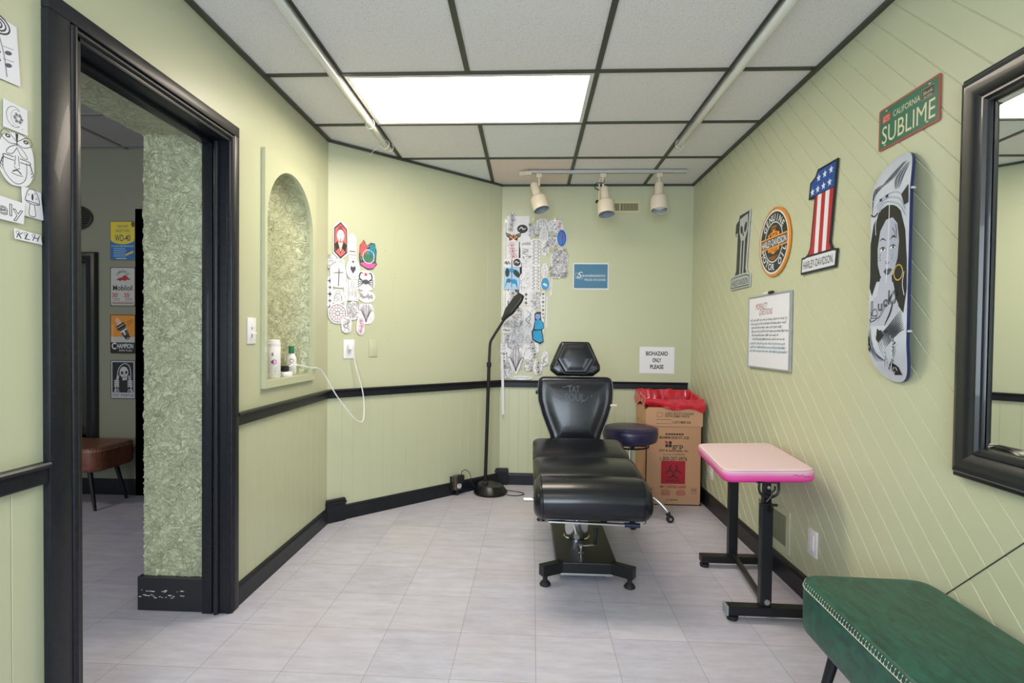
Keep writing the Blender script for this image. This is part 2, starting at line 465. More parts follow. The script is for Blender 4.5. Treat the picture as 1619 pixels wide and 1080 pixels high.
def clip(poly, a, b, c, keep_less):
    """clip 2D polygon by a*x+b*y <= c (or >=)"""
    out = []; n = len(poly)
    f = lambda p: (a * p[0] + b * p[1] - c) * (1 if keep_less else -1)
    for i in range(n):
        p, q = poly[i], poly[(i + 1) % n]; fp, fq = f(p), f(q)
        if fp <= 0: out.append(p)
        if (fp < 0 < fq) or (fq < 0 < fp):
            t = fp / (fp - fq); out.append((p[0] + (q[0] - p[0]) * t, p[1] + (q[1] - p[1]) * t))
    return out
def grooved(bm, rect, dirn, cs, gw, gd, M):
    """board-faced rectangle in local (u,v): grooves where dirn.(u,v)=c ; local z is out of the wall"""
    u0, u1, v0, v1 = rect; a, b = dirn; L = math.hypot(a, b); a /= L; b /= L
    R0 = [(u0, v0), (u1, v0), (u1, v1), (u0, v1)]
    vals = [a * p[0] + b * p[1] for p in R0]; lo_, hi_ = min(vals), max(vals)
    cs = sorted(c for c in cs if lo_ + gw < c < hi_ - gw)
    edges = [lo_ - 1]
    bands = []
    prev = lo_ - 1
    for c in cs:
        bands.append((prev, c - gw / 2, 0, 0, 0)); bands.append((c - gw / 2, c - gw * .2, 0, -gd, 1)); bands.append((c - gw * .2, c + gw * .2, -gd, -gd, 1)); bands.append((c + gw * .2, c + gw / 2, -gd, 0, 1))
        prev = c + gw / 2
    bands.append((prev, hi_ + 1, 0, 0, 0))
    for t0, t1, z0, z1, mi in bands:
        P = clip(clip(R0, a, b, t0, False), a, b, t1, True)
        Q = []
        for p in P:
            if not Q or (abs(p[0] - Q[-1][0]) + abs(p[1] - Q[-1][1])) > 1e-7: Q.append(p)
        if len(Q) > 2 and (abs(Q[0][0] - Q[-1][0]) + abs(Q[0][1] - Q[-1][1])) < 1e-7: Q.pop()
        if len(Q) < 3: continue
        vs_ = []
        for p in Q:
            t = a * p[0] + b * p[1]; k = 0 if t1 == t0 else min(1, max(0, (t - t0) / (t1 - t0)))
            z = z0 + (z1 - z0) * k if mi else 0
            vs_.append(bm.verts.new(M @ Vector((p[0], p[1], z))))
        f = bm.faces.new(vs_); f.material_index = 0
def wallpoly(bm, outer, holes, M):
    loops = [[Vector((p[0], p[1], 0)) for p in outer]] + [[Vector((p[0], p[1], 0)) for p in h] for h in holes]
    flat = [p for l in loops for p in l]
    vs_ = [bm.verts.new(M @ p) for p in flat]
    for t in geometry.tessellate_polygon(loops):
        f = bm.faces.new([vs_[k] for k in t]); f.normal_update()
        if f.normal.dot(M.to_3x3() @ Vector((0, 0, 1))) < 0: f.normal_flip()
RAILZ = 0.83
# right wall: boards laid at 45 degrees
MR = frame((XR, 0, 0), (0, -1, 0), (0, 0, 1))
bm = new(); s2 = math.sqrt(.5)
grooved(bm, (-YB, 1.8, 0, HC), (1, 1), [(0.2575 - 0.1174 * k) * s2 for k in range(-45, 45)], 0.0055, 0.0028, MR)
struct('wall_right', bm, PAINT_R)
# dark joint where two board courses meet
bm = new(); bar(bm, (XR + 0.0005, 1.80, 0.367), (XR + 0.0005, 1.30, 0.867), 0.003, 0.0035, 0, up=(1, 0, 0))
struct('trim_1', bm, mat('dark_joint', '#3A3D2E', 0.8))
# back wall
bm = new()
wallpoly(bm, [(-0.232, RAILZ), (XR + .006, RAILZ), (XR + .006, HC), (-0.232, HC)], [], frame((0, YB, 0), (1, 0, 0), (0, 0, 1)))
grooved(bm, (-0.232, XR + .006, 0, RAILZ), (1, 0), [-0.232 + v for v in (0.075, .155, .235, .34, .42, .50, .60, .68, .76, .86, .94, 1.02, 1.12, 1.2, 1.28, 1.38, 1.46)], 0.0045, 0.0022, frame((0, YB, 0), (1, 0, 0), (0, 0, 1)))
struct('wall_back', bm, PAINT)
# angled wall
MA = frame((A0.x, A0.y, 0), (AD.x, AD.y, 0), (0, 0, 1))
bm = new()
grooved(bm, (0, ALEN, RAILZ, HC), (1, 0), [0.475, 1.33], 0.0035, 0.0012, MA)
grooved(bm, (0, ALEN, 0, RAILZ), (1, 0), [0.1, 0.18, 0.30, 0.40, 0.475, 0.59, 0.68, 0.79, 0.88, 0.97, 1.07, 1.15, 1.24, 1.33, 1.41], 0.0045, 0.0022, MA)
struct('wall_angled', bm, PAINT)
# left wall with the doorway and the arched niche
ML = frame((XL, 0, 0), (0, 1, 0), (0, 0, 1))
NY0, NY1, NZ0, NS = 2.585, 3.139, 0.985, 1.783
nyc = (NY0 + NY1) / 2; nra = (NY1 - NY0) / 2
arch = [(NY0, NZ0), (NY1, NZ0)] + [(nyc + nra * math.cos(a), NS + nra * 1.02 * math.sin(a)) for a in [PI * k / 28 for k in range(29)]]
DZ = 2.06
bm = new()
wallpoly(bm, [(2.29, RAILZ), (3.428, RAILZ), (3.428, HC), (2.29, HC)], [arch], ML)
wallpoly(bm, [(1.45, DZ), (2.29, DZ), (2.29, HC), (1.45, HC)], [], ML)
wallpoly(bm, [(-2.0, RAILZ), (1.45, RAILZ), (1.45, HC), (-2.0, HC)], [], ML)
grooved(bm, (2.29, 3.428, 0, RAILZ), (1, 0), [2.42 + .094 * k for k in range(11)], 0.0045, 0.0022, ML)
grooved(bm, (-2.0, 1.45, 0, RAILZ), (1, 0), [1.292 - .1 * k for k in range(24)], 0.0045, 0.0022, ML)
struct('wall_left', bm, PAINT)
# stucco niche (half-round in plan)
bm = new()
rings = []
arch_f = [(p.x, p.y) for p in resample(arch, 0.012)]
for k in range(33):
    ph = PI / 2 * k / 32; c = max(0.0, math.cos(ph)) ** 0.55; x = XL - 0.125 * math.sin(ph)
    ring = [(nyc + (y - nyc) * c, NZ0 if z <= NZ0 + 1e-6 else (z if z <= NS else NS + (z - NS) * c)) for y, z in arch_f]
    rings.append([bm.verts.new((x, y, z)) for y, z in ring])
n = len(arch_f)
for a, b in zip(rings, rings[1:]):
    for i in range(n):
        j = (i + 1) % n
        try: bm.faces.new((a[i], a[j], b[j], b[i]))
        except ValueError: pass
# the flat back between the two sides
bmesh.ops.remove_doubles(bm, verts=bm.verts, dist=1e-5)
bmesh.ops.recalc_face_normals(bm, faces=bm.faces)
bmesh.ops.subdivide_edges(bm, edges=[e for e in bm.edges if e.calc_length() > .02], cuts=2, use_grid_fill=True)
bm.normal_update()
for v in bm.verts:
    if v.co.z < NZ0 + .002 or v.co.x > XL - .004: continue
    p = Vector((v.co.x * 24, v.co.y * 24, v.co.z * 15)); q = noise.noise_vector(v.co * 10) * 1.1
    a_ = 1 - min(1, abs(noise.noise(p + q)) / 0.17); b_ = 1 - min(1, abs(noise.noise(p * 1.6 + q + Vector((7, 3, 1)))) / 0.15)
    v.co.x += .013 * max(a_ * a_, b_ * b_ * .8)
struct('wall_niche', bm, STUCCO, smooth=60)
# painted board frame round the niche and its ledge
bm = new()
fo = [(2.560, 0.948), (3.185, 0.948), (3.185, 2.112), (2.560, 2.112)]
def slab_with_hole(bm, outer, hole, M, t):
    loops = [[Vector((p[0], p[1], 0)) for p in outer], [Vector((p[0], p[1], 0)) for p in hole]]
    flat = loops[0] + loops[1]
    F_ = [bm.verts.new(M @ (p + Vector((0, 0, t)))) for p in flat]; B_ = [bm.verts.new(M @ p) for p in flat]
    for tr in geometry.tessellate_polygon(loops): bm.faces.new([F_[k] for k in tr])
    o = 0
    for lp in loops:
        m_ = len(lp)
        for i in range(m_):
            a, b = o + i, o + (i + 1) % m_
            bm.faces.new((F_[a], F_[b], B_[b], B_[a]))
        o += m_
    bmesh.ops.recalc_face_normals(bm, faces=bm.faces)
slab_with_hole(bm, fo, arch, ML, 0.02)
struct('trim_2', bm, PAINT)
# ceiling with its grid
bm = new()
gx0, gy0, g = -0.3043, 2.5776, 0.6096
outline = [(XL, -2.0), (XR, -2.0), (XR, YB), (-0.232, YB), (XL, 3.428)]
def cell(x0, x1, y0, y1, mi):
    P = [(x0, y0), (x1, y0), (x1, y1), (x0, y1)]
    P = clip(clip(clip(clip(P, 1, 0, XL, False), 1, 0, XR + .006, True), 0, 1, YB, True), 0, 1, -2.0, False)
    if P: P = clip(P, -AD.y, AD.x, -AD.y * A0.x + AD.x * A0.y, True)
    Q = []
    for p in P:
        if not Q or abs(p[0] - Q[-1][0]) + abs(p[1] - Q[-1][1]) > 1e-6: Q.append(p)
    if len(Q) > 2 and abs(Q[0][0] - Q[-1][0]) + abs(Q[0][1] - Q[-1][1]) < 1e-6: Q.pop()
    if len(Q) < 3: return
    f = bm.faces.new([bm.verts.new((p[0], p[1], HC + 0.004)) for p in Q][::-1]); f.material_index = mi
for i in range(-2, 3):
    for j in range(-8, 4):
        if j == 0 and i in (-1, 0): continue
        if j in (-4, -3) and i in (-1, 0) and j == -4: continue
        mi = 1 if (i, j) in ((0, 1), (-1, 2)) else 2 if (i, j) == (0, 2) else 0
        cell(gx0 + i * g, gx0 + (i + 1) * g, gy0 + j * g, gy0 + (j + 1) * g, mi)
struct('ceiling', bm, TILES)
bm = new()
BW = 0.012
def ang_y(x): return A0.y + (x - A0.x) * AD.y / AD.x
for i in range(-1, 3):
    x = gx0 + i * g; ye = min(YB, ang_y(x)) - 0.005
    if i in (-1, 0):   # these stop at the light fixtures
        box(bm, x - BW, x + BW, -2.0, gy0 - (g if False else 0), HC - 0.002, HC + 0.012) if i == 0 else box(bm, x - BW, x + BW, -2.0, ye, HC - 0.002, HC + 0.012)
        if i == 0: box(bm, x - BW, x + BW, gy0 + g, ye, HC - 0.002, HC + 0.012)
    else: box(bm, x - BW, x + BW, -2.0, ye, HC - 0.002, HC + 0.012)
for j in (-7, -6, -4, -3, -2, 0, 1, 2):
    y = gy0 + j * g
    xs = XL if y < A0.y else A0.x + (y - A0.y) * AD.x / AD.y
    box(bm, xs + 0.004, XR - 0.004, y - BW, y + BW, HC - 0.003, HC + 0.011)
struct('trim_3', bm, TBAR)
bm = new()   # wall angle of the grid
box(bm, XL, XL + 0.022, -2.0, A0.y, HC - 0.012, HC); box(bm, XR - 0.022, XR, -2.0, YB, HC - 0.012, HC)
box(bm, -0.24, XR, YB - 0.022, YB, HC - 0.012, HC); box(bm, 0, ALEN, 0, 0.022, HC - 0.012, HC, rot=frame((A0.x, A0.y, 0), (AD.x, AD.y, 0), (AD.y, -AD.x, 0)) @ Matrix.Scale(-1, 4, (0, 0, 1)))
struct('trim_4', bm, TBAR)

# chair rail
def railprof(): return [(0, 0), (0.016, 0), (0.018, 0.004), (0.018, 0.040), (0.026, 0.044), (0.028, 0.052), (0.024, 0.057), (0, 0.057)]
def rail(name, M, u0, u1, prof, m=BLACK, z=0.806):
    bm = new(); s = len(bm.verts)
    prism(bm, prof, 'x', u0, u1)   # local x along wall, y = out, z = up
    X = M.to_3x3() @ Vector((1, 0, 0)); N_ = M.to_3x3() @ Vector((0, 0, 1)); o_ = M.translation
    Q = Matrix(((X.x, N_.x, 0, o_.x), (X.y, N_.y, 0, o_.y), (X.z, N_.z, 1, z), (0, 0, 0, 1)))
    xf(bm, Q, s); bmesh.ops.recalc_face_normals(bm, faces=bm.faces)
    return struct(name, bm, m)
MB = frame((0, YB, 0), (1, 0, 0), (0, 0, 1))
rail('trim_5', ML, 2.325, 3.428, railprof())
rail('trim_6', ML, -2.0, 1.380, railprof())
rail('trim_7', MA, 0.006, ALEN - 0.006, railprof())
rail('trim_8', MB, -0.232, 1.285, railprof())
bp_ = [(0, 0), (0.016, 0), (0.016, 0.078), (0.012, 0.09), (0.006, 0.096), (0, 0.096)]
rail('baseboard_left', ML, 2.325, 3.428, bp_, z=0)
rail('baseboard_left_front', ML, -2.0, 1.380, bp_, z=0)
rail('baseboard_angled', MA, 0, ALEN, bp_, z=0)
rail('baseboard_back', MB, -0.232, XR, bp_, z=0)
rail('baseboard_right', MR, -YB, 1.8, [(p[0] * 1.2, p[1] * 1.12) for p in bp_], z=0)
# plinth blocks in the two corners
def plinth(name, M, u0, u1, h):
    bm = new()
    box(bm, u0, u1, 0.0, h - 0.03, 0.0, 0.03, 0.003); box(bm, u0 - 0.004, u1 + 0.004, h - 0.03, h - 0.016, 0, 0.036, 0.002); box(bm, u0, u1, h - 0.018, h, 0, 0.03, 0.003)
    xf(bm, M); return struct(name, bm, BLACK)
plinth('trim_9', MA, -0.012, 0.118, 0.148)
plinth('trim_10', MB, -0.275, -0.160, 0.137)

# doorway: casing, jambs, stucco reveal
def casing_v(bm, y0, y1, z0, z1, inner_hi):
    """flat board with a half-round bead on the opening side"""
    if inner_hi: a, b = y0, y1
    box(bm, XL, XL + 0.020, y0, y1, z0, z1, 0.002)
bm = new()
# left side of the doorway
box(bm, XL, XL + 0.022, 1.381, 1.450, 0, 2.0645, 0.002)
box(bm, XL - 0.002, XL + 0.014, 1.448, 1.494, 0, 2.045, 0.002)
lathe(bm, [(0.0, 0.0), (0.0125, 0.0), (0.0125, 2.06), (0, 2.06)], 16, Matrix.Translation((XL + 0.014, 1.464, 0)))
# right side
box(bm, XL, XL + 0.022, 2.285, 2.324, 0, 2.0645, 0.002)
box(bm, XL, XL + 0.014, 2.262, 2.288, 0, 2.045, 0.002)
lathe(bm, [(0.0, 0.0), (0.009, 0.0), (0.009, 2.05), (0, 2.05)], 16, Matrix.Translation((XL + 0.014, 2.276, 0)))
# head
box(bm, XL, XL + 0.022, 1.381, 2.324, 2.065, 2.109, 0.002)
box(bm, XL, XL + 0.014, 1.46, 2.29, 2.030, 2.068, 0.002)
tube(bm, [(XL + 0.014, 1.45, 2.052), (XL + 0.014, 2.280, 2.052)], 0.009, 14)
struct('door_1', bm, BLACK, smooth=40)
bm = new()
JX = -1.40
box(bm, JX, XL + 0.002, 2.266, 2.30, 0, 2.05, 0.001)
box(bm, JX, XL + 0.002, 1.45, 1.486, 0, 2.05, 0.001)
box(bm, JX, XL + 0.002, 1.45, 2.30, 2.035, 2.08, 0.001)
box(bm, JX, JX + 0.045, 2.256, 2.268, 0, 2.036, 0.003)      # door stop
lathe(bm, [(0, 0), (0.012, 0), (0.012, 2.03), (0, 2.03)], 16, Matrix.Translation((JX + 0.062, 2.262, 0)))
box(bm, JX, JX + 0.045, 1.45, 2.29, 2.018, 2.04, 0.003)
struct('trim_11', bm, BLACK, smooth=40)
PX = -1.69
bm = new()
def gridface(bm, o, u, v, nu, nv):
    o, u, v = Vector(o), Vector(u), Vector(v)
    G = [[bm.verts.new(o + u * i / nu + v * j / nv) for i in range(nu + 1)] for j in range(nv + 1)]
    for j in range(nv):
        for i in range(nu): bm.faces.new((G[j][i], G[j][i + 1], G[j + 1][i + 1], G[j + 1][i]))
def stuccoize(bm, amp=0.0105):
    bm.normal_update()
    for v in bm.verts:
        p = Vector((v.co.x * 30, v.co.y * 30, v.co.z * 19)); q = noise.noise_vector(v.co * 12) * 1.1
        a = 1 - min(1, abs(noise.noise(p + q)) / 0.13)
        b_ = 1 - min(1, abs(noise.noise(p * 1.7 + q + Vector((7, 3, 1)))) / 0.14)
        v.co += v.normal * amp * (max(a * a, b_ * b_ * .8) + .25 * noise.noise(p * 3))
gridface(bm, (PX + 0.01, 2.29, 0), (JX - PX - 0.006, 0, 0), (0, 0, 2.09), 56, 400)
stuccoize(bm)
struct('wall_reveal_right', bm, STUCCO, smooth=70)
bm = new(); gridface(bm, (PX, 1.45, 2.072), (0, 0.86, 0), (JX - PX, 0, 0), 150, 50); 
stuccoize(bm, 0.004)
struct('wall_reveal_top', bm, STUCCO, smooth=70)
bm = new(); gridface(bm, (JX, 1.47, 0), (PX - JX, 0, 0), (0, 0, 2.09), 4, 20)
struct('wall_reveal_left', bm, STUCCO)
bm = new(); box(bm, PX - 0.006, JX + 0.002, 2.268, 2.30, 0, 0.148, 0.003)
struct('baseboard_reveal', bm, mat('chipped_black_trim', '#15171C', 0.35, var=(34, '#15171C', 0), coat=0.2))
# paint chips knocked off the reveal's base block (pale plaster showing through)
bm = new(); rr = random.Random(5)
for k in range(26):
    cx = PX + 0.005 + rr.random() ** .8 * 0.2; cz = 0.088 + rr.choice((0, 0, -.02, -.028, .0)) + rr.uniform(-.003, .003); s_ = rr.uniform(.002, .007)
    pts = [(cx + s_ * 1.8 * math.cos(a) * rr.uniform(.5, 1), cz + s_ * .5 * math.sin(a) * rr.uniform(.5, 1)) for a in [2 * PI * i / 7 for i in range(7)]]
    bm.faces.new([bm.verts.new((p[0], 2.2676, p[1])) for p in pts])
struct('trim_12', bm, mat('bare_plaster', '#D9D8DC', 0.8))

# ------------------------------------------------------------------ the hall beyond
HZ = 2.585
bm = new()
wallpoly(bm, [(-5.0, 0), (PX, 0), (PX, HZ), (-5.0, HZ)], [], frame((0, HY, 0), (1, 0, 0), (0, 0, 1)))
struct('wall_hall_far', bm, HALLP)
bm = new()
for pts in ([( -5.0, -2.0), (-5.0, HY)],):
    bm.faces.new([bm.verts.new(v) for v in ((-5, -2, 0), (-5, HY, 0), (-5, HY, HZ), (-5, -2, HZ))])
struct('wall_hall_left', bm, HALLP)
bm = new(); bm.faces.new([bm.verts.new(v) for v in ((-5, -2, 0), (XL, -2, 0), (XL, -2, HZ), (-5, -2, HZ))])
struct('wall_hall_near', bm, HALLP)
bm = new()
for a, b, z0, z1 in ((-2, 1.45, 0, HZ), (2.305, HY, 0, HZ), (1.45, 2.305, 2.08, HZ)):
    bm.faces.new([bm.verts.new(v) for v in ((PX, a, z0), (PX, b, z0), (PX, b, z1), (PX, a, z1))])
struct('wall_hall_right', bm, HALLP)
bm = new(); bm.faces.new([bm.verts.new(v) for v in ((-5, -2, HZ), (PX, -2, HZ), (PX, HY, HZ), (-5, HY, HZ))])
struct('ceiling_hall', bm, tile_mat('hall_ceiling_tile', '#B9B8B8'))
bm = new()
for y in (3.86, 3.3, 2.7): box(bm, -5, PX, y - 0.01, y + 0.01, HZ - 0.006, HZ)
for x in (-2.4, -3.0, -3.6): box(bm, x - 0.01, x + 0.01, -2, HY, HZ - 0.007, HZ)
struct('trim_13', bm, mat('hall_grid', '#8C8C8C', 0.5))
rail('baseboard_hall', frame((0, HY, 0), (1, 0, 0), (0, 0, 1)), -5.0, -2.925, [(0, 0), (0.016, 0), (0.016, 0.1), (0.01, 0.118), (0, 0.118)], z=0)
bm = new()
for k in range(2): box(bm, -2.925, -2.83, HY - 0.022, HY, 0, 2.135, 0.002)
box(bm, -2.925, -2.0, HY - 0.022, HY, 2.05, 2.135, 0.002)
struct('door_2', bm, BLACK)
bm = new(); box(bm, -2.83, -2.05, HY - 0.012, HY - 0.002, 0.0, 2.05, 0.001)
struct('door_3', bm, mat('dark_door', '#1C1E22', 0.5))

# wall behind the camera with the shop window
bm = new()
wallpoly(bm, [(XL, 0), (XR, 0), (XR, HC), (XL, HC)], [[(-1.2, 0.75), (0.5, 0.75), (0.5, 2.2), (-1.2, 2.2)]], frame((0, -1.6, 0), (1, 0, 0), (0, 0, 1)))
struct('wall_front', bm, PAINT)
bm = new()
for a in ((-1.24, -1.18, .71, 2.24), (.48, .54, .71, 2.24), (-1.24, .54, .71, .77), (-1.24, .54, 2.18, 2.24), (-.37, -.33, .75, 2.2)):
    box(bm, a[0], a[1], -1.63, -1.57, a[2], a[3], 0.003)
struct('window_1', bm, BLACK)

# ------------------------------------------------------------------ ceiling lights
def troffer(name, x0, x1, y0, y1, label, strength):
    t = thing(name, label, 'ceiling light', ((x0 + x1) / 2, (y0 + y1) / 2, HC))
    a, b = (x1 - x0) / 2, (y1 - y0) / 2
    bm = new(); slab_with_hole(bm, [(-a, -b), (a, -b), (a, b), (-a, b)], [(-a + .02, -b + .02), (a - .02, -b + .02), (a - .02, b - .02), (-a + .02, b - .02)], Matrix.Identity(4), -0.004)
    obj('fixture_frame', bm, mat('white_enamel', '#DADAD6', 0.35), t)
    bm = new(); a -= .02; b -= .02
    bm.faces.new([bm.verts.new(v) for v in ((-a, -b, .002), (-a, b, .002), (a, b, .002), (a, -b, .002))])
    m = mat('lit_diffuser_%g' % strength, '#FFF1DC', 0.6, emit=strength)
    obj('diffuser', bm, m, t)
    return t
troffer('ceiling_light', gx0 - g + .012, gx0 + g - .012, gy0 + .012, gy0 + g - .012, 'lit white rectangular ceiling panel light between the two clear tubes', TROFFER)
troffer('ceiling_light', gx0 - g + .012, gx0 + g - .012, gy0 - 4 * g + .012, gy0 - 3 * g - .012, 'added unseen ceiling panel giving fill light, above the camera', REAR_FILL)
# added lamp to brighten the hall, out of sight above its floor
t = thing('hall_fill_light', 'added round fill light on the hall ceiling, beyond the doorway out of view', 'ceiling light', (-3.9, 1.4, HZ))
bm = new(); lathe(bm, [(0, -0.06), (0.12, -0.055), (0.17, -0.03), (0.18, 0)], 28); obj('diffuser', bm, mat('hall_fill_diffuser', '#FFF3E4', 0.5, emit=HALL_FILL * 12), t, smooth=True)

# LED tubes hung under the grid
def led_tube(x, y0, y1, label, side):
    t = thing('tube_light', label, 'tube light', (x, (y0 + y1) / 2, HC - 0.035), group='clear tube lights under the ceiling')
    L = (y1 - y0) / 2
    bm = new(); lathe(bm, [(0.0, -L), (0.016, -L), (0.019, -L + .004), (0.019, L - .004), (0.016, L), (0, L)], 20, Matrix.Rotation(PI / 2, 4, 'X'))
    m = mat('clear_tube', '#D9DCD6', 0.12, 0.0, coat=0.6)
    obj('tube', bm, m, t, smooth=True)
    bm = new(); box(bm, -0.013, 0.013, -L + .01, L - .01, 0.012, 0.034, 0.002); obj('heat_sink', bm, STEEL, t)
    bm = new()
    for k in range(int(2 * L / 0.02)): box(bm, -0.0025, 0.0025, -L + .02 + k * .02, -L + .027 + k * .02, -0.0197, -0.0185)
    obj('diode_strip', bm, mat('diode_yellow', '#D8CE9A', 0.4), t)
    for yy in (L - .05, L - .38):
        if yy == L - .38 and side > 0: continue
        bm = new()
        pts = [(0.026 * math.cos(a), yy, 0.004 + 0.026 * math.sin(a) * 1.15) for a in [2 * PI * k / 20 for k in range(21)]]
        tube(bm, pts, 0.0018, 6)
        if yy == L - .38 + 10: pass
        obj('cable_tie', bm, WHITEP, t, smooth=True)
    bm = new(); pts = [(0.012 + 0.02 * math.cos(a), L + .03, 0.012 + 0.026 * math.sin(a)) for a in [2 * PI * k / 20 for k in range(21)]]
    tube(bm, pts, 0.0018, 6)
    if side < 0: tube(bm, [(-0.022, L - .05, 0.0), (-.07, L + .03, .012), (-0.115, L + .075, 0.002), (-.135, L + .10, -.015)], 0.002, 6, sm=4)
    obj('cable_tie', bm, WHITEP, t, smooth=True)
led_tube(-0.925, 1.2, 3.47, 'clear tube light hung along the left side of the ceiling, above the niche wall', -1)
led_tube(0.925, 1.2, 3.50, 'clear tube light hung along the right side of the ceiling, above the signs', 1)

# track light
t = thing('track_light_rail', 'long white track rail screwed to the ceiling near the back wall', 'track light', (0, 4.07, HC))
bm = new(); box(bm, 0.0, 1.145, -0.018, 0.018, -0.024, -0.003, 0.002); obj('rail', bm, mat('satin_white_track', '#C6C8C6', 0.3, 0.3), t)
bm = new(); box(bm, 0.002, 1.143, -0.006, 0.006, -0.0245, -0.0235); obj('rail_slot', bm, mat('slot_grey', '#86888A', 0.5), t)
bm = new(); box(bm, -0.045, 0.006, -0.03, 0.0, -0.04, -0.012, 0.003); box(bm, -0.085, 0.0, 0.0, 0.022, -0.034, -0.006, 0.004); obj('power_feed', bm, IVORY, t)
def spot(x, tiltx, tilty, label, drop=0.085, knob=False, bulb=False, neck_off=0):
    t = thing('spotlight', label, 'spotlight', (x, 4.07, HC - 0.0255), group='can spotlights on the track')
    bm = new(); box(bm, -0.022, 0.022, -0.016, 0.016, -0.03, 0.0, 0.004); obj('track_adapter', bm, IVORY, t)
    bm = new(); tube(bm, [(0, 0, -0.028), (0.0, 0, -drop)], 0.008, 10)
    if knob:
        tube(bm, [(-0.002, 0, -0.03), (-0.028, -0.004, -0.05), (-0.030, -0.006, -0.21)], 0.005, 8)
        tube(bm, [(0.004, 0, -0.03), (0.002, -.01, -0.07), (-0.05, -.02, -0.075), (-0.062, -.02, -0.11), (-0.03, -.01, -0.125)], 0.0035, 8, sm=5, mi=1)
        lathe(bm, [(0, 0), (0.012, 0), (0.014, .012), (0.008, .02), (0, .02)], 12, Matrix.Translation((-0.034, -0.01, -0.21)) @ Matrix.Rotation(-PI / 2, 4, 'Y'), mi=1)
    obj('stem', bm, [IVORY, RUBBER], t, smooth=True)
    M = Matrix.Translation((neck_off, 0, -drop + 0.012)) @ Matrix.Rotation(tilty, 4, 'Y') @ Matrix.Rotation(tiltx, 4, 'X')
    bm = new()
    lathe(bm, [(0, 0.012), (0.02, 0.01), (0.029, 0.0), (0.031, -0.01), (0.033, -0.10), (0.05, -0.106), (0.060, -0.118), (0.062, -0.13), (0.063, -0.215), (0.0615, -0.219), (0.057, -0.217)], 36, M)
    obj('lamp_can', bm, IVORY, t, smooth=35)
    bm = new(); lathe(bm, [(0.057, -0.217), (0.055, -0.19), (0.045, -0.14), (0.0, -0.13)], 36, M); obj('reflector', bm, mat('reflector_grey', '#A9B4BC', 0.35, 0.3), t, smooth=True)
    if bulb:
        bm = new(); lathe(bm, [(0.02, -0.14), (0.042, -0.17), (0.046, -0.19), (0.03, -0.2), (0, -0.203)], 24, M); obj('bulb', bm, WHITEP, t, smooth=True)
spot(0.062, R(-14), R(-16), 'leftmost cream can spotlight on the track, tilted to the right', neck_off=-0.038, drop=0.09)
spot(0.535, R(-16), R(-3), 'middle cream can spotlight on the track, hanging lowest with a black knob', drop=0.12, knob=True, neck_off=0.01)
spot(0.945, R(-13), R(2), 'rightmost cream can spotlight on the track, with a bulb showing', drop=0.085, bulb=True)

# ------------------------------------------------------------------ tattoo client chair
CH = thing('tattoo_chair', 'black vinyl reclining tattoo chair on a black steel base', 'chair', (0.298, 3.0, 0))
def pad_loft(bm, w_, secs, rx=0.05, n=28, widths=None):
    """cushion swept across: side profile secs = closed list (y,z), swept in x with rounded ends"""
    cy = sum(p[0] for p in secs) / len(secs); cz = sum(p[1] for p in secs) / len(secs)
    rings = []
    steps = [(-w_ / 2 + rx * (1 - math.cos(a)), math.sin(a)) for a in [PI / 2 * k / 6 for k in range(7)]]
    xs = [(x, s) for x, s in steps] + [(0, 1)] + [(-x, s) for x, s in reversed(steps)]
    for x, s in xs:
        k = 1 - (1 - s) * 0.0
        ring = []
        for y, z in secs:
            f = 1.0; sh = (1 - s) * rx
            dy, dz = y - cy, z - cz; L = math.hypot(dy, dz)
            f = max(0.02, (L - sh) / L)
            ring.append(bm.verts.new((x, cy + dy * f, cz + dz * f + 0.006 * math.cos(PI * x / w_) * (1 if z > cz else 0))))
        rings.append(ring)
    m_ = len(secs)
    for a, b in zip(rings, rings[1:]):
        for i in range(m_):
            j = (i + 1) % m_; bm.faces.new((a[i], a[j], b[j], b[i]))
    bm.faces.new(rings[0]); bm.faces.new(rings[-1][::-1])
    bmesh.ops.recalc_face_normals(bm, faces=bm.faces)
def sp(pts, n=5):
    P = smoothpts([(p[0], p[1], 0) for p in pts + [pts[0]]], n)[:-1]
    return [(p.x, p.y) for p in P]
# side profiles, y relative to 3.0 (negative = nearer the camera)
pieces = [
    ('seat', [(0.36, .575), (0.30, .598), (0.16, .59), (0.02, .565), (-0.04, .53), (-0.05, .49), (0.02, .455), (0.2, .455), (0.36, .47), (0.385, .52)]),
    ('thigh_rest', [(-0.03, .545), (-0.10, .572), (-0.22, .572), (-0.33, .55), (-0.385, .515), (-0.39, .47), (-0.34, .44), (-0.2, .435), (-0.06, .44), (-0.02, .49)]),
    ('leg_rest', [(-0.375, .52), (-0.42, .553), (-0.50, .556), (-0.565, .53), (-0.597, .48), (-0.592, .43), (-0.56, .395), (-0.50, .372), (-0.42, .375), (-0.375, .42)]),
]
for nm, pr in pieces:
    bm = new(); pad_loft(bm, 0.535, sp(pr, 4), rx=0.045)
    o = obj(nm, bm, BVINYL, CH, smooth=60)
    if nm == 'leg_rest':
        for sx in (-1, 1):
            bm = new()
            P = [(sx * (0.225 - .0 + .0 * k), y, z) for k, (y, z) in enumerate([])]
            q = [(-0.39, .552), (-0.45, .566), (-0.52, .562), (-0.578, .535), (-0.606, .485), (-0.602, .43), (-0.57, .388), (-0.51, .366)]
            tube(bm, [(sx * (0.232 + .006 * math.sin(k)), y, z) for k, (y, z) in enumerate(q)], 0.0022, 6, sm=4)
            obj('piping', bm, BVINYL, o, smooth=True)
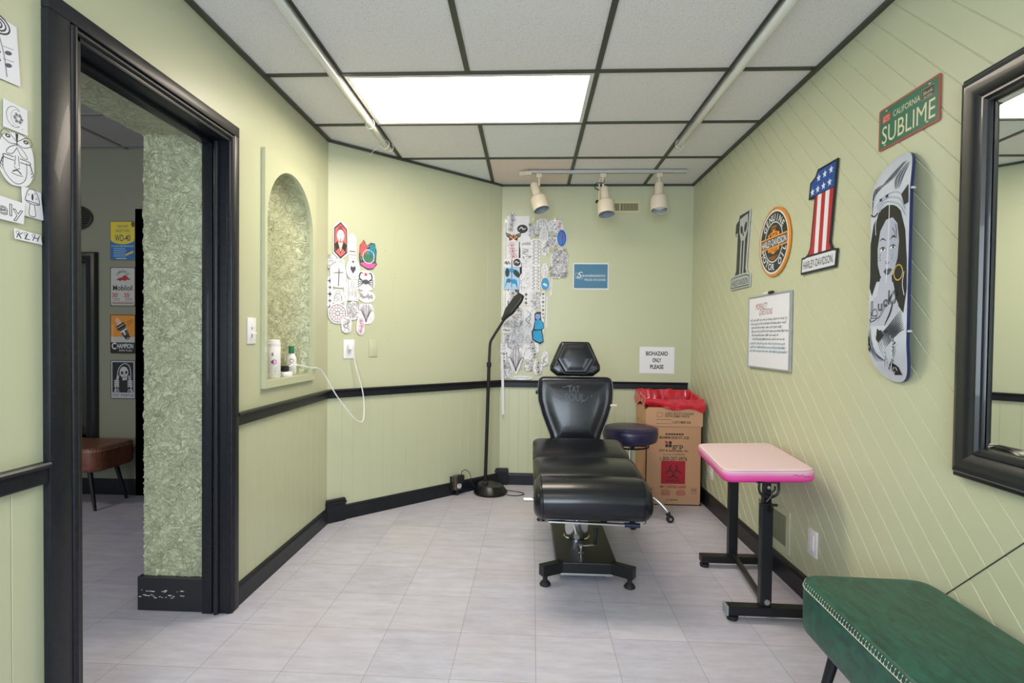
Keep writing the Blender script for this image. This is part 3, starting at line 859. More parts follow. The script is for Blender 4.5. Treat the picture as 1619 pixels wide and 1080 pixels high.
# backrest
out = [(-0.232, 0.40), (-0.150, 0.395)] 
bo = [(-0.145, 0.0), (0.145, 0.0), (0.160, 0.06), (0.205, 0.17), (0.232, 0.26), (0.236, 0.32), (0.232, 0.405), (-0.232, 0.405), (-0.236, 0.32), (-0.232, 0.26), (-0.205, 0.17), (-0.160, 0.06)]
bo = rpoly(bo, [.02, .02, .05, .08, .06, .05, .045, .045, .05, .06, .08, .05])
TB = Matrix.Translation((0, 0.395, 0.545)) @ Matrix.Rotation(R(81), 4, 'X') @ Matrix.Scale(1.05, 4, (0, 1, 0))   # local z faces the camera and up
def slabx(bm): xf(bm, TB)
bm = new(); cushion(bm, bo, 0.075, 0.03, 0.018, rb=0.012); xf(bm, TB @ Matrix.Translation((0, 0, -0.07)))
BK = obj('backrest', bm, BVINYL, CH, smooth=60)
bm = new(); O_ = resample(bo, 0.02)
tube(bm, [(p.x * 1.003, p.y, -0.012) for p in O_] + [(O_[0].x, O_[0].y, -0.012)], 0.003, 6); xf(bm, TB)
obj('piping', bm, BVINYL, BK, smooth=True)
bm = new(); cushion(bm, [Vector((p.x * .93, 0.015 + p.y * .93)) for p in bo], 0.02, 0.004, 0); xf(bm, TB @ Matrix.Translation((0, 0, -0.085)))
obj('back_board', bm, BMETAL, BK)
# embossed lettering on the backrest
art = Art(z=0.0245, rough=0.3)
EMB = '#505866'
def outline_text(art, s, cx, cy, h, c, wd, shear=0.0, lw=0.0018):
    vs_, fs, (x0, x1, y0, y1) = text_mesh(s)
    cnt = {}
    for f in fs:
        for i in range(len(f)):
            e = tuple(sorted((f[i], f[(i + 1) % len(f)]))); cnt[e] = cnt.get(e, 0) + 1
    k = h / .72; kx = wd / (x1 - x0)
    T = lambda p: (cx + (p[0] - (x0 + x1) / 2) * kx + shear * (p[1] - .36) * k, cy + (p[1] - .36) * k)
    for (a, b), n_ in cnt.items():
        if n_ == 1: art.line([T(vs_[a]), T(vs_[b])], lw, c)
outline_text(art, 'TAT', -0.012, 0.330, 0.040, EMB, 0.072)
outline_text(art, 'SOUL', -0.006, 0.282, 0.044, EMB, 0.125)
art.line([(-0.085, .338), (-.06, .343), (-.04, .352), (-.02, .356)], 0.002, EMB, sm=4)
art.line([(-0.085, .268), (-.07, .252), (-.055, .246), (-.04, .258)], 0.002, EMB, sm=4)
art.line([(0.05, .262), (.03, .25), (.07, .272), (.075, .29)], 0.002, EMB, sm=4)
art.ring(0.098, .29, .004, .004, .0018, EMB)
o = art.make('embossed_lettering', BK); o.data.transform(TB)
# headrest
TH = Matrix.Translation((0, 0.485, 0.975)) @ Matrix.Rotation(R(80), 4, 'X')
ho = rpoly([(-0.115, -0.005), (0.115, -0.005), (0.160, 0.03), (0.160, 0.062), (0.098, 0.205), (0.085, 0.218), (-0.085, 0.218), (-0.098, 0.205), (-0.160, 0.062), (-0.160, 0.03)], .02)
bm = new(); cushion(bm, ho, 0.06, 0.028, 0.012, rb=0.015); xf(bm, TH @ Matrix.Translation((0, 0, -0.04)))
HD = obj('headrest', bm, BVINYL, CH, smooth=60)
hi_ = rpoly([(-0.068, 0.006), (0.068, 0.006), (0.122, 0.098), (0.072, 0.204), (-0.072, 0.204), (-0.122, 0.098)], .008)
bm = new(); cushion(bm, hi_, 0.02, 0.012, 0.010); xf(bm, TH @ Matrix.Translation((0, 0.002, 0.020)))
obj('head_cushion', bm, BVINYL, HD, smooth=60)
bm = new(); O_ = resample(hi_, 0.02); tube(bm, [(p.x * 1.02, p.y, 0.029) for p in O_] + [(O_[0].x * 1.02, O_[0].y, 0.029)], 0.0022, 6); xf(bm, TH)
obj('piping', bm, mat('worn_piping', '#5B6068', .4), HD, smooth=True)
bm = new(); box(bm, -0.03, 0.03, -0.035, 0.02, -0.035, -0.012, 0.003); xf(bm, TH); obj('headrest_bracket', bm, CHROME, CH)
# steel base
bm = new()
box(bm, -0.150, 0.150, -0.33, 0.56, 0.048, 0.102, 0.004)
obj('base_plate', bm, BMETAL, CH)
for sx in (-1, 1):
    for y0, y1, nm in ((-0.305, -0.37, 'base_leg'), (0.53, 0.60, 'base_leg')):
        bm = new(); bar(bm, (sx * 0.12, y0, 0.075), (sx * 0.225, y1, 0.075), 0.045, 0.054, 0.003); o = obj(nm, bm, BMETAL, CH)
        fx, fy = sx * 0.205, y1 + (0.012 if y1 < 0 else -0.012)
        bm = new(); lathe(bm, [(0, 0), (0.026, 0), (0.028, 0.006), (0.022, 0.016), (0.012, 0.024), (0.011, 0.05), (0, 0.05)], 20, Matrix.Translation((fx, fy, 0)))
        obj('levelling_foot', bm, RUBBER, o, smooth=40)
bm = new(); box(bm, -0.13, 0.13, -0.325, -0.30, 0.036, 0.046, 0.001)
for x in (-0.115, 0.1): lathe(bm, [(0, 0), (.006, 0), (.006, .01), (0, .01)], 8, Matrix.Translation((x, -.318, .03)))
obj('under_plate', bm, STEEL, CH)
bm = new(); lathe(bm, [(0.0, 0.10), (0.072, 0.10), (0.072, 0.108), (0.066, 0.112), (0.064, 0.28), (0.05, 0.285), (0.05, 0.44), (0, 0.44)], 40, Matrix.Translation((-0.02, 0.03, 0)))
obj('pedestal_column', bm, CHROME, CH, smooth=40)
bm = new(); box(bm, -0.12, 0.12, -0.35, 0.33, 0.405, 0.448, 0.004); box(bm, -0.19, 0.19, 0.27, 0.33, 0.40, 0.46, 0.004); obj('seat_frame', bm, BMETAL, CH)
bm = new(); bar(bm, (0, 0.30, 0.43), (0, 0.50, 0.47), 0.10, 0.02, 0.003); bar(bm, (0, 0.49, 0.46), (0, 0.575, 0.86), 0.10, 0.02, 0.003, up=(0, -1, .3)); bar(bm, (0, 0.575, 0.80), (0, 0.575, 1.06), 0.04, 0.010, 0.002, up=(0, -1, .1)); obj('back_strut', bm, BMETAL, CH)
bm = new(); tube(bm, [(-0.045, -0.02, 0.32), (-0.05, -0.06, 0.24), (-0.035, -0.085, 0.17), (-0.03, -0.09, 0.15)], 0.006, 8, sm=5); lathe(bm, [(0, 0), (.014, 0), (.014, .03), (0, .03)], 14, Matrix.Translation((-0.03, -0.075, 0.145)) @ Matrix.Rotation(PI / 2, 4, 'X'))
obj('hydraulic_hose', bm, STEEL, CH, smooth=40)
bm = new(); lathe(bm, [(0, 0.10), (0.012, 0.10), (0.012, 0.115), (0.008, 0.118), (0.008, 0.14), (0.012, 0.143), (0.012, 0.155), (0, 0.156)], 14, Matrix.Translation((-0.02, -0.235, 0)))
bar(bm, (-0.025, -0.235, 0.150), (0.05, -0.225, 0.152), 0.012, 0.008, 0.002)
CR = obj('crank_lever', bm, CHROME, CH, smooth=40)
bm = new(); lathe(bm, [(0, 0), (.007, 0), (.010, .01), (.012, .07), (.010, .082), (0, .084)], 14, Matrix.Translation((0.05, -0.225, 0.157)) @ Matrix.Rotation(R(4), 4, 'Y')); obj('crank_grip', bm, RUBBER, CR, smooth=40)
bm = new(); tube(bm, [(-0.318, 0.2, 0.253), (-0.10, 0.2, 0.253)], 0.013, 16); bar(bm, (-0.10, .2, .253), (-0.10, .2, .43), .03, .03); obj('armrest_peg', bm, CHROME, CH, smooth=40)
bm = new(); bar(bm, (-0.20, -0.50, 0.362), (0.155, -0.50, 0.355), 0.02, 0.008, 0.001); obj('release_bar', bm, CHROME, CH)
bm = new(); tube(bm, [(0.15, -0.50, 0.355), (0.22, -0.50, 0.353)], 0.011, 12); obj('release_grip', bm, mat('navy_rubber', '#1B2540', .5), CH, smooth=40)
bm = new(); lathe(bm, [(0, 0), (.012, 0), (.012, .014), (0, .014)], 14, Matrix.Translation((-0.238, 0.43, 0.868)) @ Matrix.Rotation(-PI / 2, 4, 'Y')); obj('recline_knob', bm, RUBBER, CH)
bm = new(); box(bm, 0.205, 0.262, 0.44, 0.475, 0.782, 0.796, 0.004); bar(bm, (0.235, .457, .785), (0.20, .46, .70), .012, .012); obj('arm_bracket', bm, IVORY, CH)

# ------------------------------------------------------------------ rolling stool
ST = thing('rolling_stool', 'round purple vinyl stool with chrome castered legs behind the chair', 'stool', (0.695, 3.72, 0))
PURPLE = mat('purple_vinyl', '#2A2446', 0.33, bump=(200, .15, .0006))
bm = new(); lathe(bm, [(0, .515), (.165, .515), (.176, .522), (.183, .545), (.186, .575), (.183, .595), (.170, .612), (.15, .618), (0, .622)], 56); obj('seat', bm, PURPLE, ST, smooth=60)
bm = new(); tube(bm, [(.182 * math.cos(2 * PI * k / 48), .182 * math.sin(2 * PI * k / 48), .603) for k in range(49)], .003, 6); obj('seat_piping', bm, PURPLE, ST, smooth=True)
bm = new(); lathe(bm, [(0, .50), (.10, .50), (.10, .516), (0, .516)], 30); box(bm, -.012, .012, -.11, .11, .478, .50, .002); box(bm, -.11, .11, -.012, .012, .478, .50, .002)
obj('seat_plate', bm, BMETAL, ST)
bm = new(); tube(bm, [(.125 * math.cos(2 * PI * k / 40), .125 * math.sin(2 * PI * k / 40), .484) for k in range(41)], .006, 8); obj('height_ring', bm, BMETAL, ST, smooth=True)
bm = new(); lathe(bm, [(0, .12), (.03, .12), (.03, .16), (.026, .165), (.026, .34), (.016, .345), (.016, .50), (0, .50)], 24); obj('column', bm, CHROME, ST, smooth=40)
for k in range(5):
    a = R(-97 + 72 * k); d = Vector((math.cos(a), math.sin(a), 0))
    bm = new(); tube(bm, [d * 0.02 + Vector((0, 0, .155)), d * .10 + Vector((0, 0, .165)), d * .18 + Vector((0, 0, .14)), d * .245 + Vector((0, 0, .085)), d * .258 + Vector((0, 0, .068))], .0125, 12, sm=5)
    lg = obj('leg', bm, CHROME, ST, smooth=40)
    c = d * .262
    bm = new(); box(bm, c.x - .014, c.x + .014, c.y - .014, c.y + .014, .045, .068, .004)
    M = Matrix.Translation((c.x + .012, c.y, .025)) @ Matrix.Rotation(R(60 + 40 * k), 4, 'Z') @ Matrix.Rotation(PI / 2, 4, 'Y')
    lathe(bm, [(0, -.011), (.02, -.011), (.025, -.007), (.025, .007), (.02, .011), (0, .011)], 22, M)
    lathe(bm, [(0, -.0125), (.009, -.0125), (.009, .0125), (0, .0125)], 14, M, mi=1)
    obj('caster', bm, [RUBBER, STEEL], lg, smooth=40)

# ------------------------------------------------------------------ biohazard carton and its liner
BX0, BX1, BY0, BY1, BH = 0.862, 1.262, 3.99, 4.345, 0.735
CARD = mat('kraft_cardboard', '#B98D6C', 0.75, bump=(40, .15, .001), var=(3, '#C09474', .5))
t = thing('cardboard_box', 'tall brown cardboard biohazard waste box printed with a red square', 'box', ((BX0 + BX1) / 2, (BY0 + BY1) / 2, 0))
hx, hy = (BX1 - BX0) / 2, (BY1 - BY0) / 2
bm = new()
for a in ((-hx, hx, -hy, -hy + .006), (-hx, hx, hy - .006, hy), (-hx, -hx + .006, -hy, hy), (hx - .006, hx, -hy, hy)): box(bm, a[0], a[1], a[2], a[3], 0, BH - .02)
box(bm, -hx, hx, -hy, hy, 0.001, 0.008)
obj('carton', bm, CARD, t)
bm = new(); box(bm, -hx - .004, hx + .004, -hy - .005, -hy - .0005, 0.578, BH - .03, .001); box(bm, -hx - .005, -hx - .0005, -hy - .004, hy, 0.60, BH - .03, .001)
obj('upper_flap', bm, mat('kraft_cardboard_flap', '#BD9170', .75, var=(3, '#C59A7B', .5)), t)
art = Art(rough=.7); K = '#2A2523'; RD = '#A51228'
z0 = lambda v: v   # local y is height
art.text('MAXIMUM GROSS WT. 35LBS.', 0.005, .497, .020, K, width=.215, bold=.015)
[art.rect(-.06 + q * .019, .515, -.045 + q * .019, .527, K) for q in range(7)]
for dx, dy, c in ((-.048, .468, K), (-.030, .468, K), (-.066 + .012, .450, K), (-.048 + .012, .450, K)): pass
for i, (dx, dy) in enumerate(((-.026, .459), (-.026, .436), (-.050, .436))): art.rect(dx - .0105, dy - .0105, dx + .0105, dy + .0105, K)
art.poly([(-.066, .472), (-.050, .470), (-.040, .452), (-.056, .450)], RD)
art.text('grp', .028, .437, .036, K, width=.078, bold=.01)
art.text('GRP & Associates, Inc.', 0.0, .402, .018, K, width=.215, bold=.01)
art.text('Clear Lake, IA 50428-0094', 0.0, .374, .013, K, width=.16)
art.text('1-800-207-0976', 0.0, .343, .030, K, width=.195, bold=.01)
art.rect(-.088, .158, .085, .326, RD)
art.up()
for k in range(3):
    a = PI / 2 + k * 2 * PI / 3; cx, cy = .030 * math.cos(a), .245 + .030 * math.sin(a)
    art.ring(cx, cy, .026, .026, .008, K, n=22, a0=a + R(35) + 0, a1=a + 2 * PI - R(35))
    art.ring(0, .245, .03, .03, .006, K, n=10, a0=a - R(28) + PI / 3, a1=a + R(28) + PI / 3)
art.ell(0, .245, .010, .010, K); art.up(); art.ell(0, .245, .005, .005, RD); art.z -= art.step
art.text('BIOHAZARD', 0, .182, .017, K, width=.10, bold=.02)
art.text('MAY CONTAIN SHARPS', 0, .137, .020, RD, width=.185, bold=.02)
for cx in (-.055, .055):
    art.text('CAUTION', cx, .112, .009, RD, width=.05, bold=.02)
    for j, wd in enumerate((.068, .066, .07, .062)): art.rect(cx - wd / 2, .100 - j * .0085, cx + wd / 2, .1035 - j * .0085, RD)
for cx in (-.165, .150):
    art.line([(cx - .016, .088), (cx + .016, .088), (cx + .016, .13), (cx - .016, .13)], .0022, K, closed=True)
    for dx in (-.007, .007): art.line([(cx + dx, .095), (cx + dx, .118)], .002, K); art.poly([(cx + dx - .005, .114), (cx + dx + .005, .114), (cx + dx, .124)], K)
art.ring(-.04, .04, .008, .008, .002, K); art.rect(-.025, .038, .035, .043, K)
o = art.make('box_print', t); o.data.transform(frame((0, -hy - .0006, 0), (1, 0, 0), (0, 0, 1)))
art = Art(rough=.7)
art.line([(-.125, .648), (-.085, .648), (-.085, .678), (-.125, .678)], .0025, K, closed=True)
art.text('CHECK BOX IF CONTAINS', .035, .672, .017, K, width=.205, bold=.015); art.text('PATH/CHEMO WASTE', .020, .653, .017, K, width=.175, bold=.015)
art.line([(-.127, .598), (-.022, .598), (-.022, .628), (-.127, .628)], .0025, K, closed=True)
art.text('CUSTOMER ID#', .052, .610, .019, K, width=.13, bold=.01)
o = art.make('flap_print', t); o.data.transform(frame((0, -hy - .0055, 0), (1, 0, 0), (0, 0, 1)))
# the red liner hangs over the rim
bm = new(); rr = random.Random(3)
def rimpt(s, grow, z):
    per = [(-hx - grow, -hy - grow), (hx + grow, -hy - grow), (hx + grow, hy + grow), (-hx - grow, hy + grow)]
    k = int(s * 4) % 4; f = s * 4 - int(s * 4); a = per[k]; b = per[(k + 1) % 4]
    return Vector((a[0] + (b[0] - a[0]) * f, a[1] + (b[1] - a[1]) * f, z))
NR = 120; rings = []
def hem(s):      # lower edge of the overhang
    if s < .25: return .742 - .004 - .058 * (s / .25) + .014 * math.sin(s * 40) 
    if s < .5: return .69 + .03 * (s - .25) * 4
    return .72 + .02 * math.sin(s * 30)
def top(s):
    base = .775 if s < .25 else (.775 + .04 * (s - .25) * 4 if s < .5 else (.815 if s < .75 else .815 - .04 * (s - .75) * 4))
    return base + .004 * math.sin(s * 55) + .003 * math.sin(s * 131)
for k, (gr, zf) in enumerate(((.012, 0), (.016, .35), (.012, .7), (.008, 1.0), (.0, 1.01), (-.008, .98), (-.02, .4), (-.022, -1.5), (-.05, -4))):
    ring = []
    for i in range(NR):
        s = i / NR; h0, h1 = hem(s), top(s)
        z = h0 + (h1 - h0) * zf if zf >= 0 else h0 + (h1 - h0) * zf
        wv = noise.noise(Vector((s * 40, k * 1.3, 2))) * (.008 if k < 4 else .004 if k < 6 else .02)
        p = rimpt(s, gr + (wv if k not in (3, 4, 5) else wv * .3), z)
        if gr + wv < 0 and k >= 6: pass
        ring.append(bm.verts.new(p))
    rings.append(ring)
for a, b in zip(rings, rings[1:]):
    for i in range(NR):
        j = (i + 1) % NR; bm.faces.new((a[i], a[j], b[j], b[i]))
bm.faces.new(rings[-1])
o = obj('trash_bag', bm, mat('red_plastic_film', '#C4142A', 0.22, coat=.3, bump=(25, .5, .006)), smooth=50, loc=((BX0 + BX1) / 2, (BY0 + BY1) / 2, 0))
tag(o, 'shiny red plastic bag folded over the rim of the cardboard box', 'bag')

# ------------------------------------------------------------------ floor lamp
LY = 4.19
LP = thing('floor_lamp', 'slim black gooseneck floor lamp standing in the far left corner', 'lamp', (-0.285, LY, 0))
bm = new(); lathe(bm, [(0, 0), (.124, 0), (.130, .006), (.131, .016), (.100, .075), (.094, .08), (0, .08)], 48)
for v in bm.verts:
    if v.co.z > .05: v.co.z -= .018 * (v.co.x + .1) / .2
obj('base', bm, mat('black_satin_metal', '#17191D', .3, .3), LP, smooth=35)
bm = new(); box(bm, -.065, -.02, -.02, .02, .07, .094, .006); obj('pole_socket', bm, BMETAL, LP)
bm = new(); tube(bm, [(-0.042, 0, .08), (-0.022, 0, 1.0)], .0135, 16); obj('pole', bm, BMETAL, LP, smooth=True)
bm = new(); lathe(bm, [(0, -.018), (.0175, -.018), (.0185, -.012), (.0185, .012), (.0175, .018), (0, .018)], 18, Matrix.Translation((-.022, 0, 1.0))); obj('collar', bm, BMETAL, LP, smooth=40)
bm = new(); tube(bm, [(-.022, 0, 1.0), (-.018, 0, 1.10), (-.013, 0, 1.17), (.008, 0, 1.215), (.045, 0, 1.275), (.075, 0, 1.325), (.098, 0, 1.365)], .0105, 14, sm=6); obj('gooseneck', bm, BMETAL, LP, smooth=True)
M = Matrix.Translation((.098, 0, 1.365)) @ Matrix.Rotation(R(36), 4, 'Y')
bm = new()
hd = rpoly([(-.014, -.03), (.014, -.03), (.018, .0), (.050, .055), (.053, .175), (.030, .222), (-.030, .222), (-.053, .175), (-.050, .055), (-.018, .0)], .016)
cushion(bm, [Vector((p.x, p.y)) for p in hd], .034, .013, .004)
xf(bm, M @ Matrix.Rotation(R(-52), 4, 'Z') @ Matrix.Rotation(PI / 2, 4, 'X') @ Matrix.Translation((0, 0, -.013)))
obj('lamp_head', bm, mat('grey_black_plastic', '#24272A', .35), LP, smooth=50)
bm = new(); tube(bm, [(.09, .05, .012), (.15, .06, .006), (.24, .02, .005), (.26, -.03, .005), (.20, -.07, .005), (.13, -.06, .006)], .003, 6, sm=6); obj('cord', bm, RUBBER, LP, smooth=True)

# outlet box at the baseboard with plug and cord
t = thing('power_outlet_box', 'small bronze surface outlet box with a black plug above the baseboard', 'outlet', mw=FA(1.018, 0.10, 0.018))
bm = new(); box(bm, -.034, .034, -.055, .055, 0, .04, .006); obj('box', bm, mat('bronze_metal', '#6A625A', .4, .5), t)
bm = new(); lathe(bm, [(0, .0), (.019, .0), (.019, .044), (0, .045)], 22, Matrix.Translation((.006, -.024, 0))); obj('receptacle', bm, WHITEP, t, smooth=40)
art = Art(z=.0455); [art.rect(x - .0015, -.024, x + .0015, -.014, '#333333') for x in (.0, .012)]; art.ell(.006, -.031, .002, .002, '#333333'); art.make('slots', t)
bm = new(); box(bm, -.012, .030, .0, .062, .04, .075, .005); obj('plug_adapter', bm, RUBBER, t)
bm = new(); tube(bm, [(-.045, .04, .01), (-.052, .05, .01), (-.05, -.03, .01), (-.04, -.06, .01)], .008, 8); tube(bm, [(0, -.05, .02), (0, -.095, .02)], .012, 10); obj('conduit', bm, BMETAL, t, smooth=True)
bm = new()
tube(bm, [(.01, .06, .06), (.015, .088, .06), (.05, .095, .06), (.09, .06, .06), (.105, -.01, .07), (.13, -.06, .09), (.16, -.09, .09)], .0026, 6, sm=6); obj('cord', bm, RUBBER, t, smooth=True)

# ------------------------------------------------------------------ pink arm-rest table
AR = thing('armrest_stand', 'padded pink armrest stand with black steel legs beside the right wall', 'armrest stand', (0, 0, 0))
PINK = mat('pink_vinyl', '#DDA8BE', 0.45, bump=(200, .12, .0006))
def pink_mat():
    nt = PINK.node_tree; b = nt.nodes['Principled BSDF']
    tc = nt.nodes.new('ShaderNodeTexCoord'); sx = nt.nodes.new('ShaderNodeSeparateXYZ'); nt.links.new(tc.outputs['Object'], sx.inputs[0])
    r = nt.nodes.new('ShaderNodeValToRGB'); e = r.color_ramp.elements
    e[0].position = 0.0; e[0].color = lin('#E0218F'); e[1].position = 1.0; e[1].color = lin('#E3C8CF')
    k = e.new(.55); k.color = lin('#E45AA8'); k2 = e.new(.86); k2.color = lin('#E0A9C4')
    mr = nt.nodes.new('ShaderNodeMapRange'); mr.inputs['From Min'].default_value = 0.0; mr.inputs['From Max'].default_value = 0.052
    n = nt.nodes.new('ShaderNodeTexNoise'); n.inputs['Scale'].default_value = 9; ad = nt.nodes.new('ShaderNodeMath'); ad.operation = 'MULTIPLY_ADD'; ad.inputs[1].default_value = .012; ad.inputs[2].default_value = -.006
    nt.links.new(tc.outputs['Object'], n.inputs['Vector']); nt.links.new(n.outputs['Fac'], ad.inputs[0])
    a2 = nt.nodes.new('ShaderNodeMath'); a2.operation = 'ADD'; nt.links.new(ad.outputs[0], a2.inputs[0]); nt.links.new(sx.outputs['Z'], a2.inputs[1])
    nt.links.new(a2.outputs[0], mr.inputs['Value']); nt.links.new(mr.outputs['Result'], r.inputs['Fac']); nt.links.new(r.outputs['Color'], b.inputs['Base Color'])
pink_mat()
pk = rpoly([(-.19, -.31), (.19, -.31), (.19, .31), (-.19, .31)], .06)
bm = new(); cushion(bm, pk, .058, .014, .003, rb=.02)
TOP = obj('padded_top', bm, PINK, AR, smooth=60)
TOP.matrix_world = Matrix.Translation((1.073, 2.665, .598)) @ Matrix.Rotation(R(-6.5), 4, 'Z') @ Matrix.Rotation(R(-3.0), 4, 'Y')
bm = new(); O_ = resample(pk, .02); tube(bm, [(p.x * .985, p.y * .99, .052) for p in O_] + [(O_[0].x * .985, O_[0].y * .99, .052)], .0022, 6)
SE = obj('seam', bm, mat('pink_piping', '#C88FA6', .5), TOP, smooth=True)
art = Art(z=0, rough=.6); rr = random.Random(8)
art.line([(.09, .034), (.105, .036), (.112, .031), (.13, .034), (.135, .027), (.15, .030), (.158, .026)], .0022, '#5A2A48')
o = art.make('scuff_mark', TOP); o.matrix_parent_inverse = Matrix.Identity(4); o.data.transform(frame((0, -.3102, 0), (1, 0, 0), (0, 0, 1)))
dv = Vector((.065, .59, 0)).normalized()
for nm, (px_, py_), hz in (('post', (1.033, 2.385), .50), ('post', (1.095, 2.93), .585)):
    bm = new(); bar(bm, (px_, py_, 0.055), (px_, py_, hz), .046, .046, .003, up=dv); o = obj(nm, bm, BMETAL, AR)
bm = new()
bar(bm, (.868, 2.375, .045), (1.262, 2.372, .045), .05, .038, .003); lathe(bm, [(0, 0), (.012, 0), (.012, .006), (0, .006)], 12, Matrix.Translation((1.033, 2.362, .085)) @ Matrix.Rotation(PI / 2, 4, 'X'), mi=1)
F1 = obj('foot_beam', bm, [BMETAL, STEEL], AR)
bm = new(); box(bm, .860, .870, 2.349, 2.401, .024, .066, .002); obj('end_cap', bm, mat('grey_plastic', '#8B9097', .4), F1)
bm = new(); bar(bm, (.928, 2.925, .045), (1.275, 2.925, .045), .05, .038, .003); F2 = obj('foot_beam', bm, BMETAL, AR)
for f_, pts in ((F1, ((.895, 2.375), (1.245, 2.372))), (F2, ((.95, 2.925), (1.255, 2.925)))):
    for x, y in pts:
        bm = new(); lathe(bm, [(0, 0), (.022, 0), (.024, .006), (.024, .018), (.012, .022), (0, .026)], 18, Matrix.Translation((x, y, 0))); obj('rubber_foot', bm, RUBBER, f_, smooth=40)
bm = new(); bar(bm, (1.033, 2.40, .075), (1.095, 2.92, .075), .022, .022, .003); obj('cross_bar', bm, BMETAL, AR)
bm = new()
bar(bm, (1.033, 2.385, .49), (1.033, 2.385, .545), .034, .034, .002, up=dv); box(bm, .985, 1.082, 2.366, 2.40, .596, .604, .001); box(bm, 1.018, 1.048, 2.372, 2.398, .535, .60, .002)
lathe(bm, [(0, -.004), (.026, -.004), (.026, .004), (0, .004)], 22, Matrix.Translation((1.033, 2.36, .50)) @ Matrix.Rotation(PI / 2, 4, 'Y') @ Matrix.Scale(1.4, 4, (0, 1, 0)))
obj('height_clamp', bm, BMETAL, AR)
bm = new()
tube(bm, [(.993, 2.362, .596), (.992, 2.362, .57), (1.003, 2.36, .548), (1.033, 2.358, .538), (1.063, 2.36, .548), (1.074, 2.362, .57), (1.073, 2.362, .596)], .0055, 8, sm=4)
tube(bm, [(1.008, 2.362, .585), (1.009, 2.362, .57), (1.033, 2.36, .555), (1.057, 2.362, .57), (1.058, 2.362, .585)], .004, 8, sm=4)
tube(bm, [(1.0, 2.355, .508), (1.066, 2.355, .506)], .006, 8); tube(bm, [(1.02, 2.352, .52), (1.045, 2.352, .555)], .004, 8)
obj('tilt_bracket', bm, BMETAL, AR, smooth=True)
bm = new(); lathe(bm, [(0, 0), (.007, 0), (.007, .005), (0, .006)], 12, Matrix.Translation((1.033, 2.366, .578)) @ Matrix.Rotation(PI / 2, 4, 'X')); obj('tilt_bolt', bm, STEEL, AR)
bm = new(); box(bm, 1.075, 1.118, 2.90, 2.955, .575, .61, .002); obj('top_bracket', bm, BMETAL, AR)

# ------------------------------------------------------------------ benches
def leather(name, c1, c2):
    m = mat(name, c1, .38, bump=(120, .2, .0008)); nt = m.node_tree; b = nt.nodes['Principled BSDF']
    tc = nt.nodes.new('ShaderNodeTexCoord'); mp = nt.nodes.new('ShaderNodeMapping'); mp.inputs['Scale'].default_value = (7, 22, 10); mp.inputs['Rotation'].default_value = (0, 0, .5)
    nt.links.new(tc.outputs['Object'], mp.inputs[0]); n = nt.nodes.new('ShaderNodeTexNoise'); n.inputs['Scale'].default_value = 1.6; n.inputs['Detail'].default_value = 9; n.inputs['Roughness'].default_value = .65; n.inputs['Distortion'].default_value = 1.2
    nt.links.new(mp.outputs[0], n.inputs['Vector'])
    r = nt.nodes.new('ShaderNodeValToRGB'); r.color_ramp.elements[0].position = .38; r.color_ramp.elements[1].position = .72; r.color_ramp.elements[0].color = lin(c1); r.color_ramp.elements[1].color = lin(c2)
    nt.links.new(n.outputs['Fac'], r.inputs[0]); nt.links.new(r.outputs[0], b.inputs['Base Color'])
    return m
def bench(name, label, loc, rotz, L, W, H, T, m, stitchcol, legspots, corner=.09, tagged=False, z_in=0.03):
    t = thing(name, label, 'bench', loc, rotz)
    oc = rpoly([(-L / 2, -W / 2), (L / 2, -W / 2), (L / 2, W / 2), (-L / 2, W / 2)], corner, 8)
    bm = new(); cushion(bm, oc, T, .022, .008, rb=.03, taper=.0); xf(bm, Matrix.Translation((0, 0, H - T)))
    cs = obj('cushion', bm, m, t, smooth=60)
    # blanket stitch round the top edge
    bm = new(); O_ = resample(oc, .013); n_ = len(O_)
    for i in range(n_):
        a = O_[i]; d = (O_[(i + 1) % n_] - O_[i - 1]).normalized(); nn = Vector((d.y, -d.x))
        p1 = Vector((a.x + nn.x * .0008, a.y + nn.y * .0008, H - .024)); p2 = Vector((a.x - nn.x * .0045, a.y - nn.y * .0045, H - .0085))
        tube(bm, [p1, p2], .0011, 5)
        b_ = O_[(i + 1) % n_]; d2 = (O_[(i + 2) % n_] - a).normalized(); n2 = Vector((d2.y, -d2.x))
        tube(bm, [p1, Vector((b_.x + n2.x * .0008, b_.y + n2.y * .0008, H - .024))], .0011, 5)
    obj('stitching', bm, mat('thread_' + stitchcol[1:], stitchcol, .8), cs)
    for (x, y, dx, dy) in legspots:
        bm = new(); tube(bm, [(x, y, H - T + .004), (x + dx, y + dy, 0.0)], [.017, .0095], 14); obj('leg', bm, BMETAL, t, smooth=40)
    return t, cs
GREEN = leather('green_leather', '#123E34', '#226552')
BROWN = leather('brown_leather', '#683E2E', '#8A5640')
gb, _c = bench('leather_bench', 'dark green leather bench with cream blanket stitching, front right', (1.062, 1.23, 0), R(90 - 2.0), 1.14, .40, .45, .175, GREEN, '#D9CFC0',
      [(.43, .14, .01, .065), (.43, -.14, .01, -.065), (-.43, .14, -.01, .065), (-.43, -.14, -.01, -.065)], corner=.075)
bb, cs = bench('leather_bench', 'brown leather bench with tapered black legs, seen through the doorway', (-3.43, 3.650, 0), 0, 1.13, .40, .44, .165, BROWN, '#C9B9A5',
      [(.44, .13, .045, .05), (.44, -.10, .055, -.02), (-.44, .13, -.045, .05), (-.44, -.13, -.045, -.02)], corner=.10)
bm = new(); box(bm, .30, .42, -.2125, -.2095, .275, .315, .001); obj('brand_tag', bm, RUBBER, bb)

